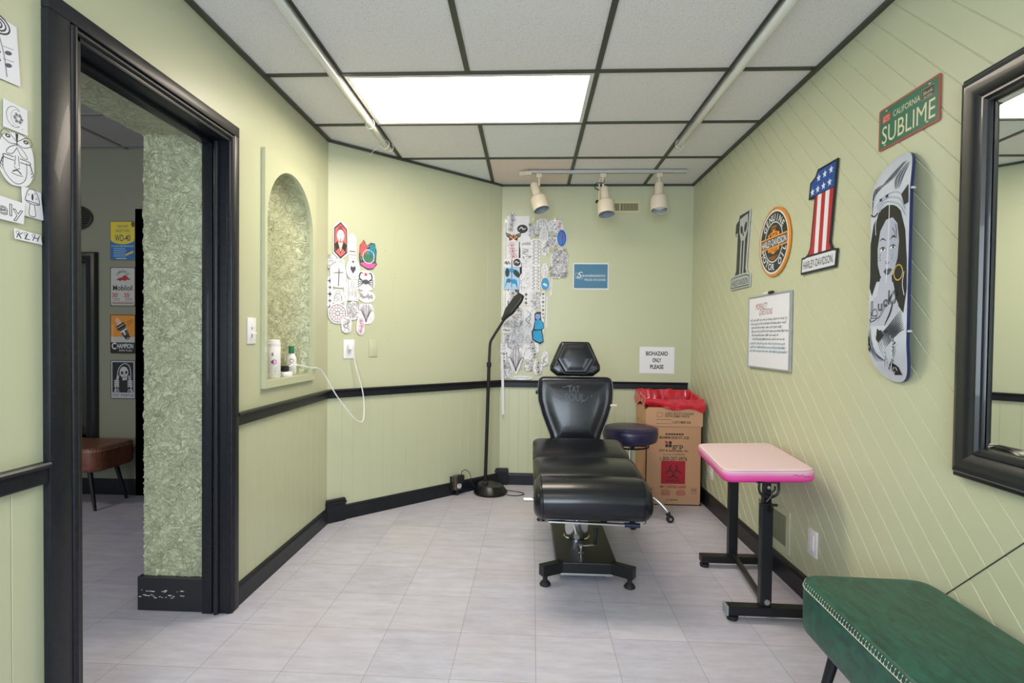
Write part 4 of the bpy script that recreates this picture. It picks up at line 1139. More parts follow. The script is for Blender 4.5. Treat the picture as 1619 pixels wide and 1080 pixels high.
# ------------------------------------------------------------------ mirrors
def mirror(name, label, M, w_, h_, prof, fm, gm):
    """prof: list (distance from outer edge inward, height off the wall)"""
    t = thing(name, label, 'mirror', mw=M)
    bm = new(); cs_ = [(-1, -1), (1, -1), (1, 1), (-1, 1)]
    for k in range(4):
        a, b = cs_[k], cs_[(k + 1) % 4]
        for (i0, z0_), (i1, z1_) in zip(prof, prof[1:]):
            P = [(a[0] * (w_ / 2 - i0), a[1] * (h_ / 2 - i0), z0_), (b[0] * (w_ / 2 - i0), b[1] * (h_ / 2 - i0), z0_), (b[0] * (w_ / 2 - i1), b[1] * (h_ / 2 - i1), z1_), (a[0] * (w_ / 2 - i1), a[1] * (h_ / 2 - i1), z1_)]
            bm.faces.new([bm.verts.new(p) for p in P])
    bmesh.ops.remove_doubles(bm, verts=bm.verts, dist=1e-6)
    obj('frame', bm, fm, t, smooth=25)
    i, z = prof[-1]; bm = new(); a, b = w_ / 2 - i + .001, h_ / 2 - i + .001; c, d = a - .022, b - .022
    o_ = [bm.verts.new((x, y, z - .002)) for x, y in ((-a, -b), (a, -b), (a, b), (-a, b))]; q = [bm.verts.new((x, y, z + .0005)) for x, y in ((-c, -d), (c, -d), (c, d), (-c, d))]
    bm.faces.new(q)
    for k in range(4): bm.faces.new((o_[k], o_[(k + 1) % 4], q[(k + 1) % 4], q[k]))
    obj('mirror_glass', bm, gm, t)
    return t
prof = [(0, 0), (0, .018), (.003, .022), (.012, .024), (.014, .03), (.022, .040), (.036, .045), (.055, .042), (.072, .032), (.078, .026), (.080, .030), (.086, .030), (.092, .022), (.098, .020), (.100, .012)]
MW_, MH_ = 0.80, 1.18
mirror('wall_mirror', 'large black framed mirror on the right wall at the picture edge', FR(1.700 - MW_ / 2, 1.397, 0.004) , MW_, MH_, prof, BGLOSS, GLASS)
mirror('standing_mirror', 'black framed mirror leaning on the hall wall behind the brown bench', FH(-3.60, 1.0, .002), .75, 1.63, [(0, 0), (0, .02), (.01, .03), (.03, .036), (.05, .030), (.058, .026), (.062, .03), (.075, .028), (.08, .012)], BGLOSS, mat('dimmed_mirror_glass', '#6A7074', .03, 1.0))  # glass colour darkened to stand in for a dim reflection

# ------------------------------------------------------------------ signs on the right wall
def panel_sign(name, label, cat, M, pts, t_, edge_hex, rough=.3, bev=True, extra=None):
    t = thing(name, label, cat, mw=M)
    bm = new(); prism(bm, pts, 'z', 0, t_)
    obj('panel', bm, mat('enamel_' + edge_hex[1:], edge_hex, rough, .1), t)
    return t
def inset(pts, d):
    n = len(pts); out = []
    area = sum(pts[i][0] * pts[(i + 1) % n][1] - pts[(i + 1) % n][0] * pts[i][1] for i in range(n))
    sg = 1 if area > 0 else -1
    for i in range(n):
        p = Vector(pts[i]); a = (p - Vector(pts[i - 1])).normalized(); b = (Vector(pts[(i + 1) % n]) - p).normalized()
        n1 = Vector((-a.y, a.x)) * sg; n2 = Vector((-b.y, b.x)) * sg; m_ = n1 + n2
        if m_.length < 1e-6: m_ = n1
        m_.normalize(); k = d / max(.35, m_.dot(n1)); out.append((p.x + m_.x * k, p.y + m_.y * k))
    return out
T_ = .006
def one_shape(w_=.30, h=.475):
    # a bold figure 1 standing on a plinth; x 0..w, y 0..h
    P = [(0, 0), (w_, 0), (w_, .078), (w_ - .04, .085), (w_ - .055, .115), (w_ - .055, .2), (w_ - .042, h - .02), (w_ - .004, h)]
    return P
# stars and stripes figure one: traced shape (metres, u to the right, v up) about its centre (2.53, 1.757)
def loc(pts, cy, cz): return [(cy - y, z - cz) for y, z in pts]
flag = loc([(2.385, 1.988), (2.545, 1.988), (2.566, 1.960), (2.610, 1.942), (2.622, 1.868), (2.568, 1.862), (2.600, 1.64), (2.618, 1.616), (2.640, 1.606), (2.676, 1.604), (2.681, 1.525), (2.383, 1.525), (2.374, 1.604), (2.412, 1.610), (2.430, 1.640)], 2.53, 1.757)
t = panel_sign('number_one_sign', 'figure 1 metal sign painted with stars and red and white stripes', 'sign', FR(2.53, 1.757, .004), flag, T_, '#15171C')
art = Art(z=T_ + .0002, rough=.3)
inn = inset(flag, .010)
def cliprect(P, x0, x1, y0, y1): return clip(clip(clip(clip(P, 1, 0, x0, False), 1, 0, x1, True), 0, 1, y0, False), 0, 1, y1, True)
blue = clip(inn, 0, 1, .118, False); art.poly([p for p in blue], '#1F4E9E')
art.up()
for i, (sx_, sy_) in enumerate([(-.058, .139), (-.012, .141), (.036, .143), (.085, .145), (-.005, .190), (.045, .193), (.095, .197)]):
    art.poly([(sx_ + (.019 if k % 2 == 0 else .008) * math.cos(PI / 2 + k * PI / 5), sy_ + (.019 if k % 2 == 0 else .008) * math.sin(PI / 2 + k * PI / 5)) for k in range(10)], '#DDE3EE')
art.z -= art.step
stem = clip(clip(inn, 0, 1, .114, True), 0, 1, -.148, False)
cols = ['#B91C2C', '#E4E6EE']
x0_, x1_ = -.05, .13
for k in range(5):
    # stripes lean with the stem: clip between slanted lines x - s*y = c
    s_ = .085; c0 = -.052 + k * .0325; c1 = c0 + .0325
    if k == 0: c0 = -.4
    if k == 4: c1 = .5
    P = clip(clip(stem, 1, -s_, c0, False), 1, -s_, c1, True)
    if len(P) > 2: art.poly(P, cols[k % 2])
base = clip(inn, 0, 1, -.158, True); art.poly(base, '#DADDE6'); art.up()
art.text('HARLEY-DAVIDSON.', 0.0, -.190, .036, '#15171C', width=.255, bold=.01)
art.make('printed_face', t)
skull = loc([(3.300, 1.990), (3.462, 1.990), (3.474, 1.962), (3.520, 1.946), (3.534, 1.868), (3.490, 1.872), (3.508, 1.650), (3.53, 1.620), (3.590, 1.606), (3.600, 1.530), (3.286, 1.530), (3.282, 1.606), (3.325, 1.612), (3.345, 1.645)], 3.44, 1.76)
t = panel_sign('number_one_sign', 'figure 1 metal sign in black and silver with a skull at its top', 'sign', FR(3.44, 1.76, .004), skull, T_, '#B9C0C6')
art = Art(z=T_ + .0002, rough=.3); KB = '#1C1F1D'; SV = '#AEB6BA'
inn = inset(skull, .008); art.poly(clip(inn, 0, 1, -.142, False), KB); art.poly(clip(inn, 0, 1, -.152, True), KB)
art.up(); art.poly(inset(clip(inn, 0, 1, -.152, True), .006), SV)
art.poly([(-.012, .200), (.112, .210), (.112, .12), (.094, .09), (.072, .06), (.006, .06), (-.004, .09), (-.018, .12)], SV)
for k, x in enumerate((.006, .052)): art.poly([(x + .002, .065), (x + .021, .065), (x + .004, -.142), (x - .015, -.142)], SV)
art.up(); art.ell(.018, .128, .018, .028, KB, rot=.35); art.ell(.078, .136, .019, .032, KB, rot=-.4); art.poly([(.034, .088), (.056, .088), (.045, .118)], KB)
art.text('HARLEY-DAVIDSON', 0.0, -.190, .038, KB, width=.25, bold=.01)
art.make('printed_face', t)
# motor oil disc
oc_y, oc_z, orx, orz = 2.975, 1.735, .184, .181
t = thing('round_sign', 'round motor oil metal sign in black with an orange rim', 'sign', mw=FR(oc_y, oc_z, .004))
bm = new(); lathe(bm, [(0, 0), (.183, 0), (.184, .002), (.184, .006), (.180, .008), (0, .008)], 56); obj('panel', bm, mat('orange_enamel', '#E08A1E', .3, .1), t, smooth=30)
art = Art(z=.0083, rough=.3); OR = '#E8922A'; WH = '#D8DEE8'; KB = '#22251F'
art.ell(0, 0, .170, .170, WH, 48); art.up(); art.ell(0, 0, .160, .160, KB, 48); art.up(); art.ring(0, 0, .106, .106, .006, WH, 44)
art.arc_text('GENUINE', 0, 0, .132, .036, WH, PI / 2, R(104)); art.arc_text('MOTOR OIL', 0, 0, .132, .036, WH, -PI / 2, R(140), outward=False)
art.text('5 Gallons', 0.0, .083, .016, OR, width=.066, shear=.2); art.rect(-.025, .064, .025, .068, OR)
art.poly([(-.065, .02), (-.065, .046), (-.012, .058), (0, .066), (.012, .058), (.065, .046), (.065, .02)], OR); art.poly([(-.065, -.02), (-.065, -.046), (-.012, -.058), (0, -.066), (.012, -.058), (.065, -.046), (.065, -.02)], OR)
art.up(); art.text('MOTOR', 0, .036, .026, KB, width=.095, bold=.02); art.text('CYCLES', 0, -.037, .026, KB, width=.095, bold=.02)
art.rect(-.158, -.031, .158, .031, OR); art.up(); art.rect(-.152, -.023, .152, .023, KB); art.up(); art.text('HARLEY-DAVIDSON', 0, 0, .037, WH, width=.29, bold=.02)
art.text('Harley-Davidson Motor Co.', 0, -.078, .009, OR, width=.105); art.text('MILWAUKEE WIS', 0, -.09, .008, OR, width=.06)
for s_ in (-1, 1):
    art.ell(0, s_ * .176, .003, .003, '#3A2A18', 10)
art.make('printed_face', t)
# licence plate
t = thing('license_plate', 'green licence plate sign with cream letters high on the right wall', 'sign', mw=FR(1.969, 1.996, .003))
bm = new(); prism(bm, [(p.x, p.y) for p in rpoly([(-.1525, -.076), (.1525, -.076), (.1525, .076), (-.1525, .076)], .01)], 'z', 0, .003); obj('panel', bm, mat('rust_red_rim', '#A4483C', .5, .1), t)
art = Art(z=.0033, rough=.35); GR = '#12694E'; CR_ = '#D8CFAE'
art.poly([(p.x, p.y) for p in rpoly([(-.145, -.0695), (.145, -.0695), (.145, .0695), (-.145, .0695)], .008)], GR); art.up()
art.text('CALIFORNIA', -.005, .036, .022, CR_, width=.135); art.text('SUBLIME', 0.0, -.022, .066, CR_, width=.265)
art.rect(-.132, .020, -.088, .050, '#B82028'); art.rect(.068, .018, .128, .056, '#1E2422'); art.up()
art.text('LONG', -.110, .041, .010, CR_, width=.034); art.text('BEACH', -.110, .029, .010, CR_, width=.034)
art.line([(.070, .020), (.126, .020), (.126, .054), (.070, .054)], .0012, CR_, closed=True); art.text('Skunk', .098, .040, .013, CR_, width=.044); art.text('RECORDS', .098, .026, .007, CR_, width=.038)
for x, y in ((-.11, .062), (.105, .062), (-.115, -.062), (.098, -.060)): art.ell(x, y, .006, .0022, CR_, 12)
art.make('printed_face', t)

# skateboard deck: nose and tail curl off the wall
BW_, BL_ = .205, .80
DK = thing('skateboard_deck', 'skateboard deck with a painted black and white portrait, hung upright on the wall', 'skateboard', mw=FR(1.982, 1.466, .004))
def deck_z(x, y):
    a = max(0, abs(y) - .255) ; return .046 - a * a * 1.9
def deck_pt(x, y, off=0): return Vector((x, y, deck_z(x, y) * 1.0 + off))
ol = []
for k in range(64):
    a = 2 * PI * k / 64; c, s = math.cos(a), math.sin(a)
    yy = (1 if s > 0 else -1) * (BL_ / 2 - BW_ / 2 * 1.25) + s * BW_ / 2 * 1.25
    ol.append(((1 if c > 0 else -1) * abs(c) ** .8 * BW_ / 2, yy))
bm = new()
def inside_w(y):   # half-width of the board at height y
    e = BL_ / 2 - BW_ / 2 * 1.25; d = abs(y) - e
    if d <= 0: return BW_ / 2
    s = min(1, d / (BW_ / 2 * 1.25)); return max(0, (1 - s ** 2)) ** .42 * BW_ / 2
NYs = 90; NX = 14; G1 = []; G0 = []
for j in range(NYs + 1):
    y = -BL_ / 2 + BL_ * (0.5 - .5 * math.cos(PI * j / NYs)); wd = max(inside_w(y), .004)
    G1.append([bm.verts.new(deck_pt(wd * (2 * i / NX - 1), y)) for i in range(NX + 1)]); G0.append([bm.verts.new(deck_pt(wd * (2 * i / NX - 1), y, -.011)) for i in range(NX + 1)])
for j in range(NYs):
    for i in range(NX):
        f = bm.faces.new((G1[j][i], G1[j][i + 1], G1[j + 1][i + 1], G1[j + 1][i])); f.material_index = 0
        f = bm.faces.new((G0[j][i], G0[j + 1][i], G0[j + 1][i + 1], G0[j][i + 1])); f.material_index = 1
    for i, rev in ((0, 0), (NX, 1)):
        f = bm.faces.new((G1[j][i], G1[j + 1][i], G0[j + 1][i], G0[j][i])); f.material_index = 1
for j in (0, NYs):
    for i in range(NX): f = bm.faces.new((G1[j][i], G1[j][i + 1], G0[j][i + 1], G0[j][i])); f.material_index = 1
bmesh.ops.recalc_face_normals(bm, faces=bm.faces)
BD = obj('board', bm, [mat('painted_pale_ground', '#C9D0DC', .3, coat=.3, var=(9, '#B4BDCC', .6)), mat('navy_edge', '#1E2A5C', .35)], DK, smooth=40)
art = Art(z=0, rough=.35); K = '#15161A'; SK = '#B3B9CA'; SD = '#8F96AA'; WH = '#DFE4EE'
# artwork in board coordinates (x right, y up), then laid on the curved face
art.poly([(-.098, -.02), (-.1, .10), (-.085, .17), (-.05, .215), (-.01, .225), (.03, .218), (.06, .19), (.085, .12), (.096, .02), (.099, -.08), (.085, -.16), (.055, -.13), (.03, -.05), (-.06, -.04), (-.085, -.09), (-.1, -.06)], K)
art.up()
art.poly([(-.055, .02), (-.058, .08), (-.045, .14), (-.015, .175), (.02, .176), (.045, .15), (.056, .09), (.05, .03), (.03, -.02), (.005, -.048), (-.015, -.05), (-.04, -.02)], SK)
art.poly([(-.04, -.03), (-.055, -.09), (-.098, -.115), (-.1, -.2), (.05, -.2), (.06, -.13), (.03, -.08), (.022, -.03)], SK)
art.up()
art.poly([(-.036, -.028), (-.046, -.10), (.028, -.10), (.016, -.028)], SK); art.up()
art.poly([(.012, .17), (.045, .148), (.056, .09), (.05, .03), (.03, -.02), (.012, -.04)], '#A7AEC2')
art.up()
for sx_, yy in ((-.028, .072), (.026, .074)):
    art.ell(sx_, yy - .002, .0145, .0055, WH, 16); 
art.line([(-.046, .104), (-.03, .110), (-.012, .100)], .005, K, sm=5, taper=True); art.line([(.008, .100), (.026, .110), (.044, .100)], .005, K, sm=5, taper=True)
art.up()
for sx_ in (-.028, .026):
    art.ell(sx_ + .001, .0715, .0055, .0048, K, 12); art.line([(sx_ - .019, .074), (sx_ - .008, .0785), (sx_ + .006, .0775), (sx_ + .016, .070)], .0045, K, sm=4, taper=True); art.line([(sx_ - .014, .066), (sx_, .0635), (sx_ + .013, .067)], .0012, SD, sm=4)
art.poly([(-.022, -.008), (-.01, .002), (0, -.002), (.01, .002), (.024, -.006), (.008, -.022), (-.008, -.022)], '#4A4E5E')
art.line([(-.022, -.008), (0, -.007), (.024, -.006)], .002, K)
art.line([(-.008, .028), (-.012, .022), (-.004, .018), (.004, .018), (.010, .024)], .002, K, sm=4)
art.line([(.012, .06), (.016, .03), (.028, .045), (.03, .06)], .0018, SD, sm=4); art.line([(.02, .05), (.03, .02), (.042, .035)], .0018, SD, sm=4)
art.line([(.02, .14), (.035, .12), (.03, .105), (.02, .112)], .0025, K, sm=4); art.line([(.036, .15), (.043, .12), (.04, .10)], .0025, K, sm=4)
for p in ((-.042, .055), (-.044, .045), (-.041, .035)): art.ell(p[0], p[1], .0025, .003, K, 8)
art.ring(.056, -.02, .022, .026, .005, '#B89B3A', 22)
art.line([(.002, .225), (.001, .12), (-.002, .04), (-.006, -.05)], .004, WH); art.line([(-.062, .20), (-.072, .17), (-.07, .13)], .003, WH, sm=4); art.line([(.085, -.02), (.078, -.06), (.088, -.10)], .003, WH, sm=4)
# blackletter style name, slanting up the chest
for i, (ch, hh) in enumerate(zip('Lucky', (.058, .034, .034, .046, .040))):
    outline_text(art, ch, -.070 + i * .028 + (.006 if i else 0), -.140 + i * .013, hh * 1.1, K, (.032 if i == 0 else .022), lw=.0028)
art.line([(-.095, -.175), (-.085, -.185), (-.06, -.178), (-.035, -.165)], .003, K, sm=5); art.line([(-.09, -.19), (-.08, -.15), (-.06, -.14), (-.05, -.16), (-.075, -.165)], .0025, K, sm=5)
# wing and drapery strokes
rr = random.Random(21)
for k in range(11): art.line([(-.045 + k * .0085, -.185 + k * .010), (-.025 + k * .0085, -.14 + k * .009)], .004, K, taper=True)
art.line([(-.01, -.20), (.02, -.155), (.035, -.11)], .008, K, sm=4, taper=True)
for k in range(9): art.line([(-.05 + k * .006, -.245 - k * .004), (.01 + k * .006, -.205 - k * .003), (.075 + k * .002, -.15 - k * .008)], .0045, K, sm=4, taper=True)
for k in range(6): art.line([(-.09 + k * .003, -.19 - k * .02), (-.1 + k * .01, -.26 - k * .01), (-.07 + k * .012, -.33)], .005, K if k % 2 else SD, sm=4, taper=True)
for k in range(10): art.line([(.02 + k * .004, -.235 - k * .003), (.045 - k * .002, -.29), (-.02 + k * .006, -.355 - k * .002)], .006, K if k % 3 else WH, sm=4, taper=True)
for k in range(6): art.line([(-.03 - k * .006, -.235), (-.01, -.29 - k * .006), (-.035 + k * .008, -.35)], .004, SD if k % 2 else WH, sm=4, taper=True)
art.poly([(.02, -.33), (.045, -.345), (.05, -.372), (.01, -.375)], K); art.poly([(-.1, -.23), (-.088, -.26), (-.09, -.30), (-.1, -.29)], K); art.poly([(-.05, -.21), (-.01, -.235), (-.04, -.262), (-.055, -.25)], K)
for k in range(7): art.line([(-.095 + k * .002, .20 + k * .012), (-.085, .27 + k * .005), (-.03 + k * .006, .315), (.035 + k * .003, .362)], .006 if k % 2 else .003, K if k % 2 else SD, sm=5, taper=True)
for k in range(6): art.line([(.03 + k * .004, .27), (.022 + k * .008, .31), (.06 + k * .003, .352)], .004, K if k % 2 else SD, sm=5, taper=True)
for k in range(6): art.line([(-.08 + k * .006, .23 - k * .004), (-.02, .262 - k * .006), (.05, .255 - k * .01), (.085, .21 - k * .01)], .0022, WH if k % 2 else SD, sm=5)
art.poly([(.062, .245), (.095, .27), (.098, .21), (.078, .205)], K); art.line([(-.1, .21), (-.08, .20), (-.06, .21)], .005, K, sm=4)
art.up()
for x, y in ((-.012, .258), (-.045, .252), (.0, .2585 - .006), (-.03, -.222), (.0, -.222)):
    if x == .0 and y > 0: continue
    art.rect(x - .007, y - .005, x + .007, y + .005, '#1B2450')
for yy in [k * .015 for k in range(-27, 28) if abs(k * .015) > .24]:
    bmesh.ops.bisect_plane(art.bm, geom=list(art.bm.verts) + list(art.bm.edges) + list(art.bm.faces), plane_co=(0, yy, 0), plane_no=(0, 1, 0))
o = art.make('painted_artwork', BD)
for v in o.data.vertices:
    x, y, z = v.co; wmax = max(inside_w(y) - .002, .001); x = max(-wmax, min(wmax, x)); y = max(-.398, min(.398, y))
    v.co = deck_pt(x, y, .0006 + z)
bm = new()
for y in (.255, -.222): tube(bm, [(.02, y, .002), (.02, y, .030), (.085, y, .030), (.108, y, .034), (.110, y, .046)], .004, 8, sm=3)
obj('wall_hanger', bm, mat('clear_acrylic', '#CFD6D6', .1, spec=.8), DK, smooth=True)

# whiteboard
t = thing('whiteboard', 'small whiteboard with red title and handwriting hung on the right wall', 'whiteboard', mw=FR(3.025, 1.257, .003))
ww, wh = .514, .408
bm = new(); box(bm, -ww / 2 + .004, ww / 2 - .004, -wh / 2 + .004, wh / 2 - .004, 0, .009); obj('board', bm, mat('gloss_white_board', '#E6E8F4', .12), t)
bm = new(); slab_with_hole(bm, [(-ww / 2, -wh / 2), (ww / 2, -wh / 2), (ww / 2, wh / 2), (-ww / 2, wh / 2)], [(-ww / 2 + .009, -wh / 2 + .008), (ww / 2 - .009, -wh / 2 + .008), (ww / 2 - .009, wh / 2 - .008), (-ww / 2 + .009, wh / 2 - .008)], Matrix.Identity(4), .0125); obj('frame', bm, mat('silver_frame', '#A9ACB2', .4, .4), t)
art = Art(z=.0092, rough=.4)
art.text('MORALITY', -.085, .145, .034, '#8E1F2C', width=.15, shear=.25, rot=.02); art.text('QUESTIONS', -.03, .112, .034, '#8E1F2C', width=.165, shear=.2, rot=-.01)
rr = random.Random(11)
def scrawl(art, x0, x1, y, h, c, rr):
    x = x0
    while x < x1:
        wl = rr.uniform(.018, .05); pts = []; xx = x
        while xx < min(x + wl, x1):
            pts.append((xx, y + rr.uniform(-.2, .15) * h)); pts.append((xx + .0025, y + rr.uniform(.5, 1.0) * h * (1.4 if rr.random() < .15 else 1))); xx += .0055
        if len(pts) > 2: art.line(pts, .0036, c)
        x += wl + .009
for i, e_ in enumerate((.22, .215, .175, .235, .13, .20)): scrawl(art, -.23 + .006 * i, e_, .062 - i * .0215, .013, '#2C3258', rr)
for i, e_ in enumerate((.205, .215, .225)): scrawl(art, -.232, e_, -.070 - i * .0215, .013, '#2480A4', rr)
art.make('handwriting', t)
t = thing('marker_pen', 'white marker pen with a black cap clipped to the whiteboard top', 'marker', mw=FR(3.02, 1.468, .014))
bm = new(); lathe(bm, [(0, -.06), (.006, -.058), (.008, -.045), (.008, .012), (0, .012)], 14, Matrix.Rotation(R(88), 4, 'Y')); obj('barrel', bm, WHITEP, t, smooth=40)
bm = new(); lathe(bm, [(0, .012), (.009, .012), (.009, .05), (.006, .062), (0, .064)], 14, Matrix.Rotation(R(88), 4, 'Y')); obj('cap', bm, mat('navy_black_cap', '#1C1F2C', .35), t, smooth=40)
bm = new(); box(bm, -.014, .008, -.012, .004, -.013, -.006, .001); obj('clip', bm, STEEL, t)

# ------------------------------------------------------------------ outlets, plates, vents
def plate(name, label, cat, M, w_, h_, m=WHITEP, kind='blank'):
    t = thing(name, label, cat, mw=M)
    bm = new(); box(bm, -w_ / 2, w_ / 2, -h_ / 2, h_ / 2, 0, .006, .0025); obj('cover_plate', bm, m, t, smooth=30)
    if kind == 'outlet':
        for s_ in (-1, 1):
            bm = new(); prism(bm, [(p.x, p.y + s_ * .0195) for p in rpoly([(-.0165, -.014), (.0165, -.014), (.0165, .014), (-.0165, .014)], .008)], 'z', .004, .0085); r_ = obj('receptacle', bm, m, t)
            a = Art(z=.0087); [a.rect(x - .0012, s_ * .0195 - .001, x + .0012, s_ * .0195 + .007, '#3A3A3E') for x in (-.006, .006)]; a.ell(0, s_ * .0195 - .007, .0024, .0024, '#3A3A3E', 10); a.make('slots', r_)
    if kind == 'switch':
        a = Art(z=.0062); a.rect(-.006, .006, .006, .03, '#B9BAC2'); a.rect(-.006, -.032, .006, -.010, '#B9BAC2'); a.make('switch_slots', t)
        bm = new(); box(bm, -.004, .004, .016, .027, .005, .017, .002); box(bm, -.0045, .0045, -.016, -.008, .005, .028, .002); obj('toggle', bm, m, t)
    if kind == 'rocker':
        bm = new(); box(bm, -.016, .016, -.033, .033, .004, .009, .002); obj('insert', bm, m, t)
    for y in (-h_ / 2 + .012, h_ / 2 - .012):
        if kind != 'outlet' or True:
            pass
    return t
plate('light_switch', 'white double toggle switch plate beside the black door casing', 'switch', FL(2.466, 1.228), .077, .122, kind='switch')
plate('wall_outlet', 'white outlet on the angled wall with a white cord plugged in', 'outlet', FA(.146, 1.123), .077, .125, kind='outlet')
plate('blank_cover_plate', 'blank cover plate painted wall green, right of the plugged outlet', 'cover plate', FA(.322, 1.128), .064, .115, PAINT)
plate('blank_cover_plate', 'white blank plate low on the right wall, behind the green bench', 'cover plate', FR(2.534, .284), .082, .122, kind='rocker')
plate('wall_outlet', 'white outlet low on the right wall beside the cardboard box', 'outlet', FR(3.922, .272), .075, .118, kind='outlet')
# return-air grille on the right wall
t = thing('return_air_grille', 'green painted return air grille low on the wall behind the pink armrest', 'vent', mw=FR(2.951, .244))
bm = new(); slab_with_hole(bm, [(-.20, -.108), (.20, -.108), (.20, .108), (-.20, .108)], [(-.165, -.078), (.165, -.078), (.165, .078), (-.165, .078)], Matrix.Identity(4), .006); obj('vent_frame', bm, PAINT, t)
bm = new(); box(bm, -.166, .166, -.079, .079, .0005, .0012); BKG = obj('vent_back', bm, mat('vent_dark', '#23241F', .8), t)
bm = new()
for k in range(34): x = -.163 + k * .0099; box(bm, x - .0010, x + .0010, -.078, .078, .0018, .003)
for k in range(17): y = -.074 + k * .00925; box(bm, -.165, .165, y - .0010, y + .0010, .0022, .0034)
obj('vent_mesh', bm, mat('vent_mesh_paint', '#A3A68A', .6), t)
# supply register on the back wall
t = thing('air_register', 'small cream slatted air register high on the back wall', 'vent', mw=FB(.766, 2.278))
bm = new(); slab_with_hole(bm, [(-.125, -.05), (.125, -.05), (.125, .05), (-.125, .05)], [(-.105, -.03), (.105, -.03), (.105, .03), (-.105, .03)], Matrix.Identity(4), .008); obj('register_frame', bm, mat('cream_paint', '#CFCB9F', .5), t)
bm = new(); box(bm, -.106, .106, -.031, .031, .0005, .0012); obj('register_back', bm, mat('vent_dark', '#23241F', .8), t)
bm = new()
for k in range(17): x = -.1 + k * .0125; box(bm, x - .003, x + .003, -.031, .031, .002, .007, rot=None)
box(bm, -.05, -.042, -.031, .031, .003, .009); obj('louvers', bm, mat('cream_louver', '#BDB898', .5), t)

# ------------------------------------------------------------------ niche contents
t = thing('wipes_canister', 'white wipes canister standing at the left end of the niche', 'canister', (-1.343, 2.775, NZ0 + .0005))
bm = new(); lathe(bm, [(0, 0), (.040, 0), (.043, .004), (.043, .165), (.041, .168), (0, .168)], 36); obj('body', bm, WHITEP, t, smooth=40)
bm = new(); lathe(bm, [(0, .166), (.0435, .166), (.0435, .182), (.041, .184), (.040, .196), (.036, .200), (0, .200)], 36); obj('lid', bm, WHITEP, t, smooth=40)
def wrap_art(a, r, cz, ang0):
    for v in a.data.vertices:
        x, y, z = v.co; th = ang0 + x / r; v.co = Vector(((r + z + .0004) * math.sin(th), -(r + z + .0004) * math.cos(th), cz + y))
art = Art(); art.rect(-.05, -.06, .055, .06, '#E2E2EC'); art.up(); art.text('S', .0, .04, .016, '#333333', bold=.02); art.ring(.008, .0, .011, .011, .003, '#8A2C9A'); art.ell(.0, .0, .008, .008, '#C83C9A')
for k in range(6): art.rect(-.02, -.03 - k * .005, .018, -.028 - k * .005, '#9A9AA8')
for k in range(14): art.rect(.026, .045 - k * .007, .05, .047 - k * .007, '#D79AB8')
art.rect(-.02, -.052, .012, -.047, '#3C6AA8'); o = art.make('label', t); wrap_art(o, .0432, .085, R(30))
t = thing('squeeze_bottle', 'white bottle with a green cap and printed label in the niche', 'bottle', (-1.348, 3.020, NZ0 + .0005))
bm = new(); lathe(bm, [(0, 0), (.026, 0), (.029, .004), (.029, .085), (.027, .10), (.016, .118), (.013, .122), (.013, .128), (0, .128)], 32, sy=.7); obj('body', bm, WHITEP, t, smooth=50)
bm = new(); lathe(bm, [(0, .122), (.0145, .122), (.0145, .160), (.013, .163), (0, .163)], 24); obj('cap', bm, mat('green_cap', '#16744A', .35), t, smooth=40)
art = Art(); art.rect(-.02, -.045, .02, .045, '#DDE3C8'); art.up(); art.ell(0, .03, .012, .012, '#C83A28', 18); art.rect(-.018, -.022, .018, -.012, '#3C8A3A'); art.rect(-.018, -.042, .018, -.028, '#D89A3C'); art.rect(-.014, .0, .014, .012, '#6A8A5A')
o = art.make('label', t)
for v in o.data.vertices:
    x, y, z = v.co; th = R(20) + x / .029; v.co = Vector(((.0292 + z) * math.sin(th), -.7 * (.0292 + z) * math.cos(th) - .0004, .05 + y))
WG = t = thing('white_gadget', 'small white round box on the niche ledge with a long white cord', 'device', (-1.322, 2.890, NZ0 + .0005))
bm = new(); lathe(bm, [(0, 0), (.034, 0), (.036, .004), (.036, .022), (.033, .026), (0, .026)], 32); obj('body', bm, WHITEP, t, smooth=40)
bm = new(); box(bm, -.016, .016, -.03, .012, .027, .058, .005); obj('plug', bm, RUBBER, t)
bm = new()
tube(bm, [(-1.322, 2.90, 1.035), (-1.296, 2.94, 1.045), (-1.276, 3.02, 1.035), (-1.262, 3.10, 1.020), (-1.262, 3.18, 1.015), (-1.255, 3.26, .98), (-1.20, 3.33, .84), (-1.13, 3.42, .70), (-1.10, 3.47, .655), (-1.08, 3.50, .66),
  (-1.085, 3.535, .74), (-1.10, 3.55, .84), (-1.125, 3.535, .95), (-1.145, 3.53, 1.03), (-1.152, 3.525, 1.09)], .0036, 8, sm=7)
xf(bm, Matrix.Translation(-Vector(WG.location)))
WC = obj('cord', bm, WHITEP, WG, smooth=True)
bm = new(); box(bm, -.014, .014, -.018, .016, .009, .034, .004); xf(bm, Matrix.Translation(-Vector(WG.location)) @ FA(.146, 1.138))
obj('cord_plug', bm, WHITEP, WC)
# specks of bare filler on the niche frame
bm = new(); 
for z, h in ((1.196, .012), (1.14, .03)): box(bm, XL + .0195, XL + .0205, 2.566, 2.573, z - h / 2, z + h / 2)
struct('trim_14', bm, mat('bare_filler', '#E0DFE4', .8))

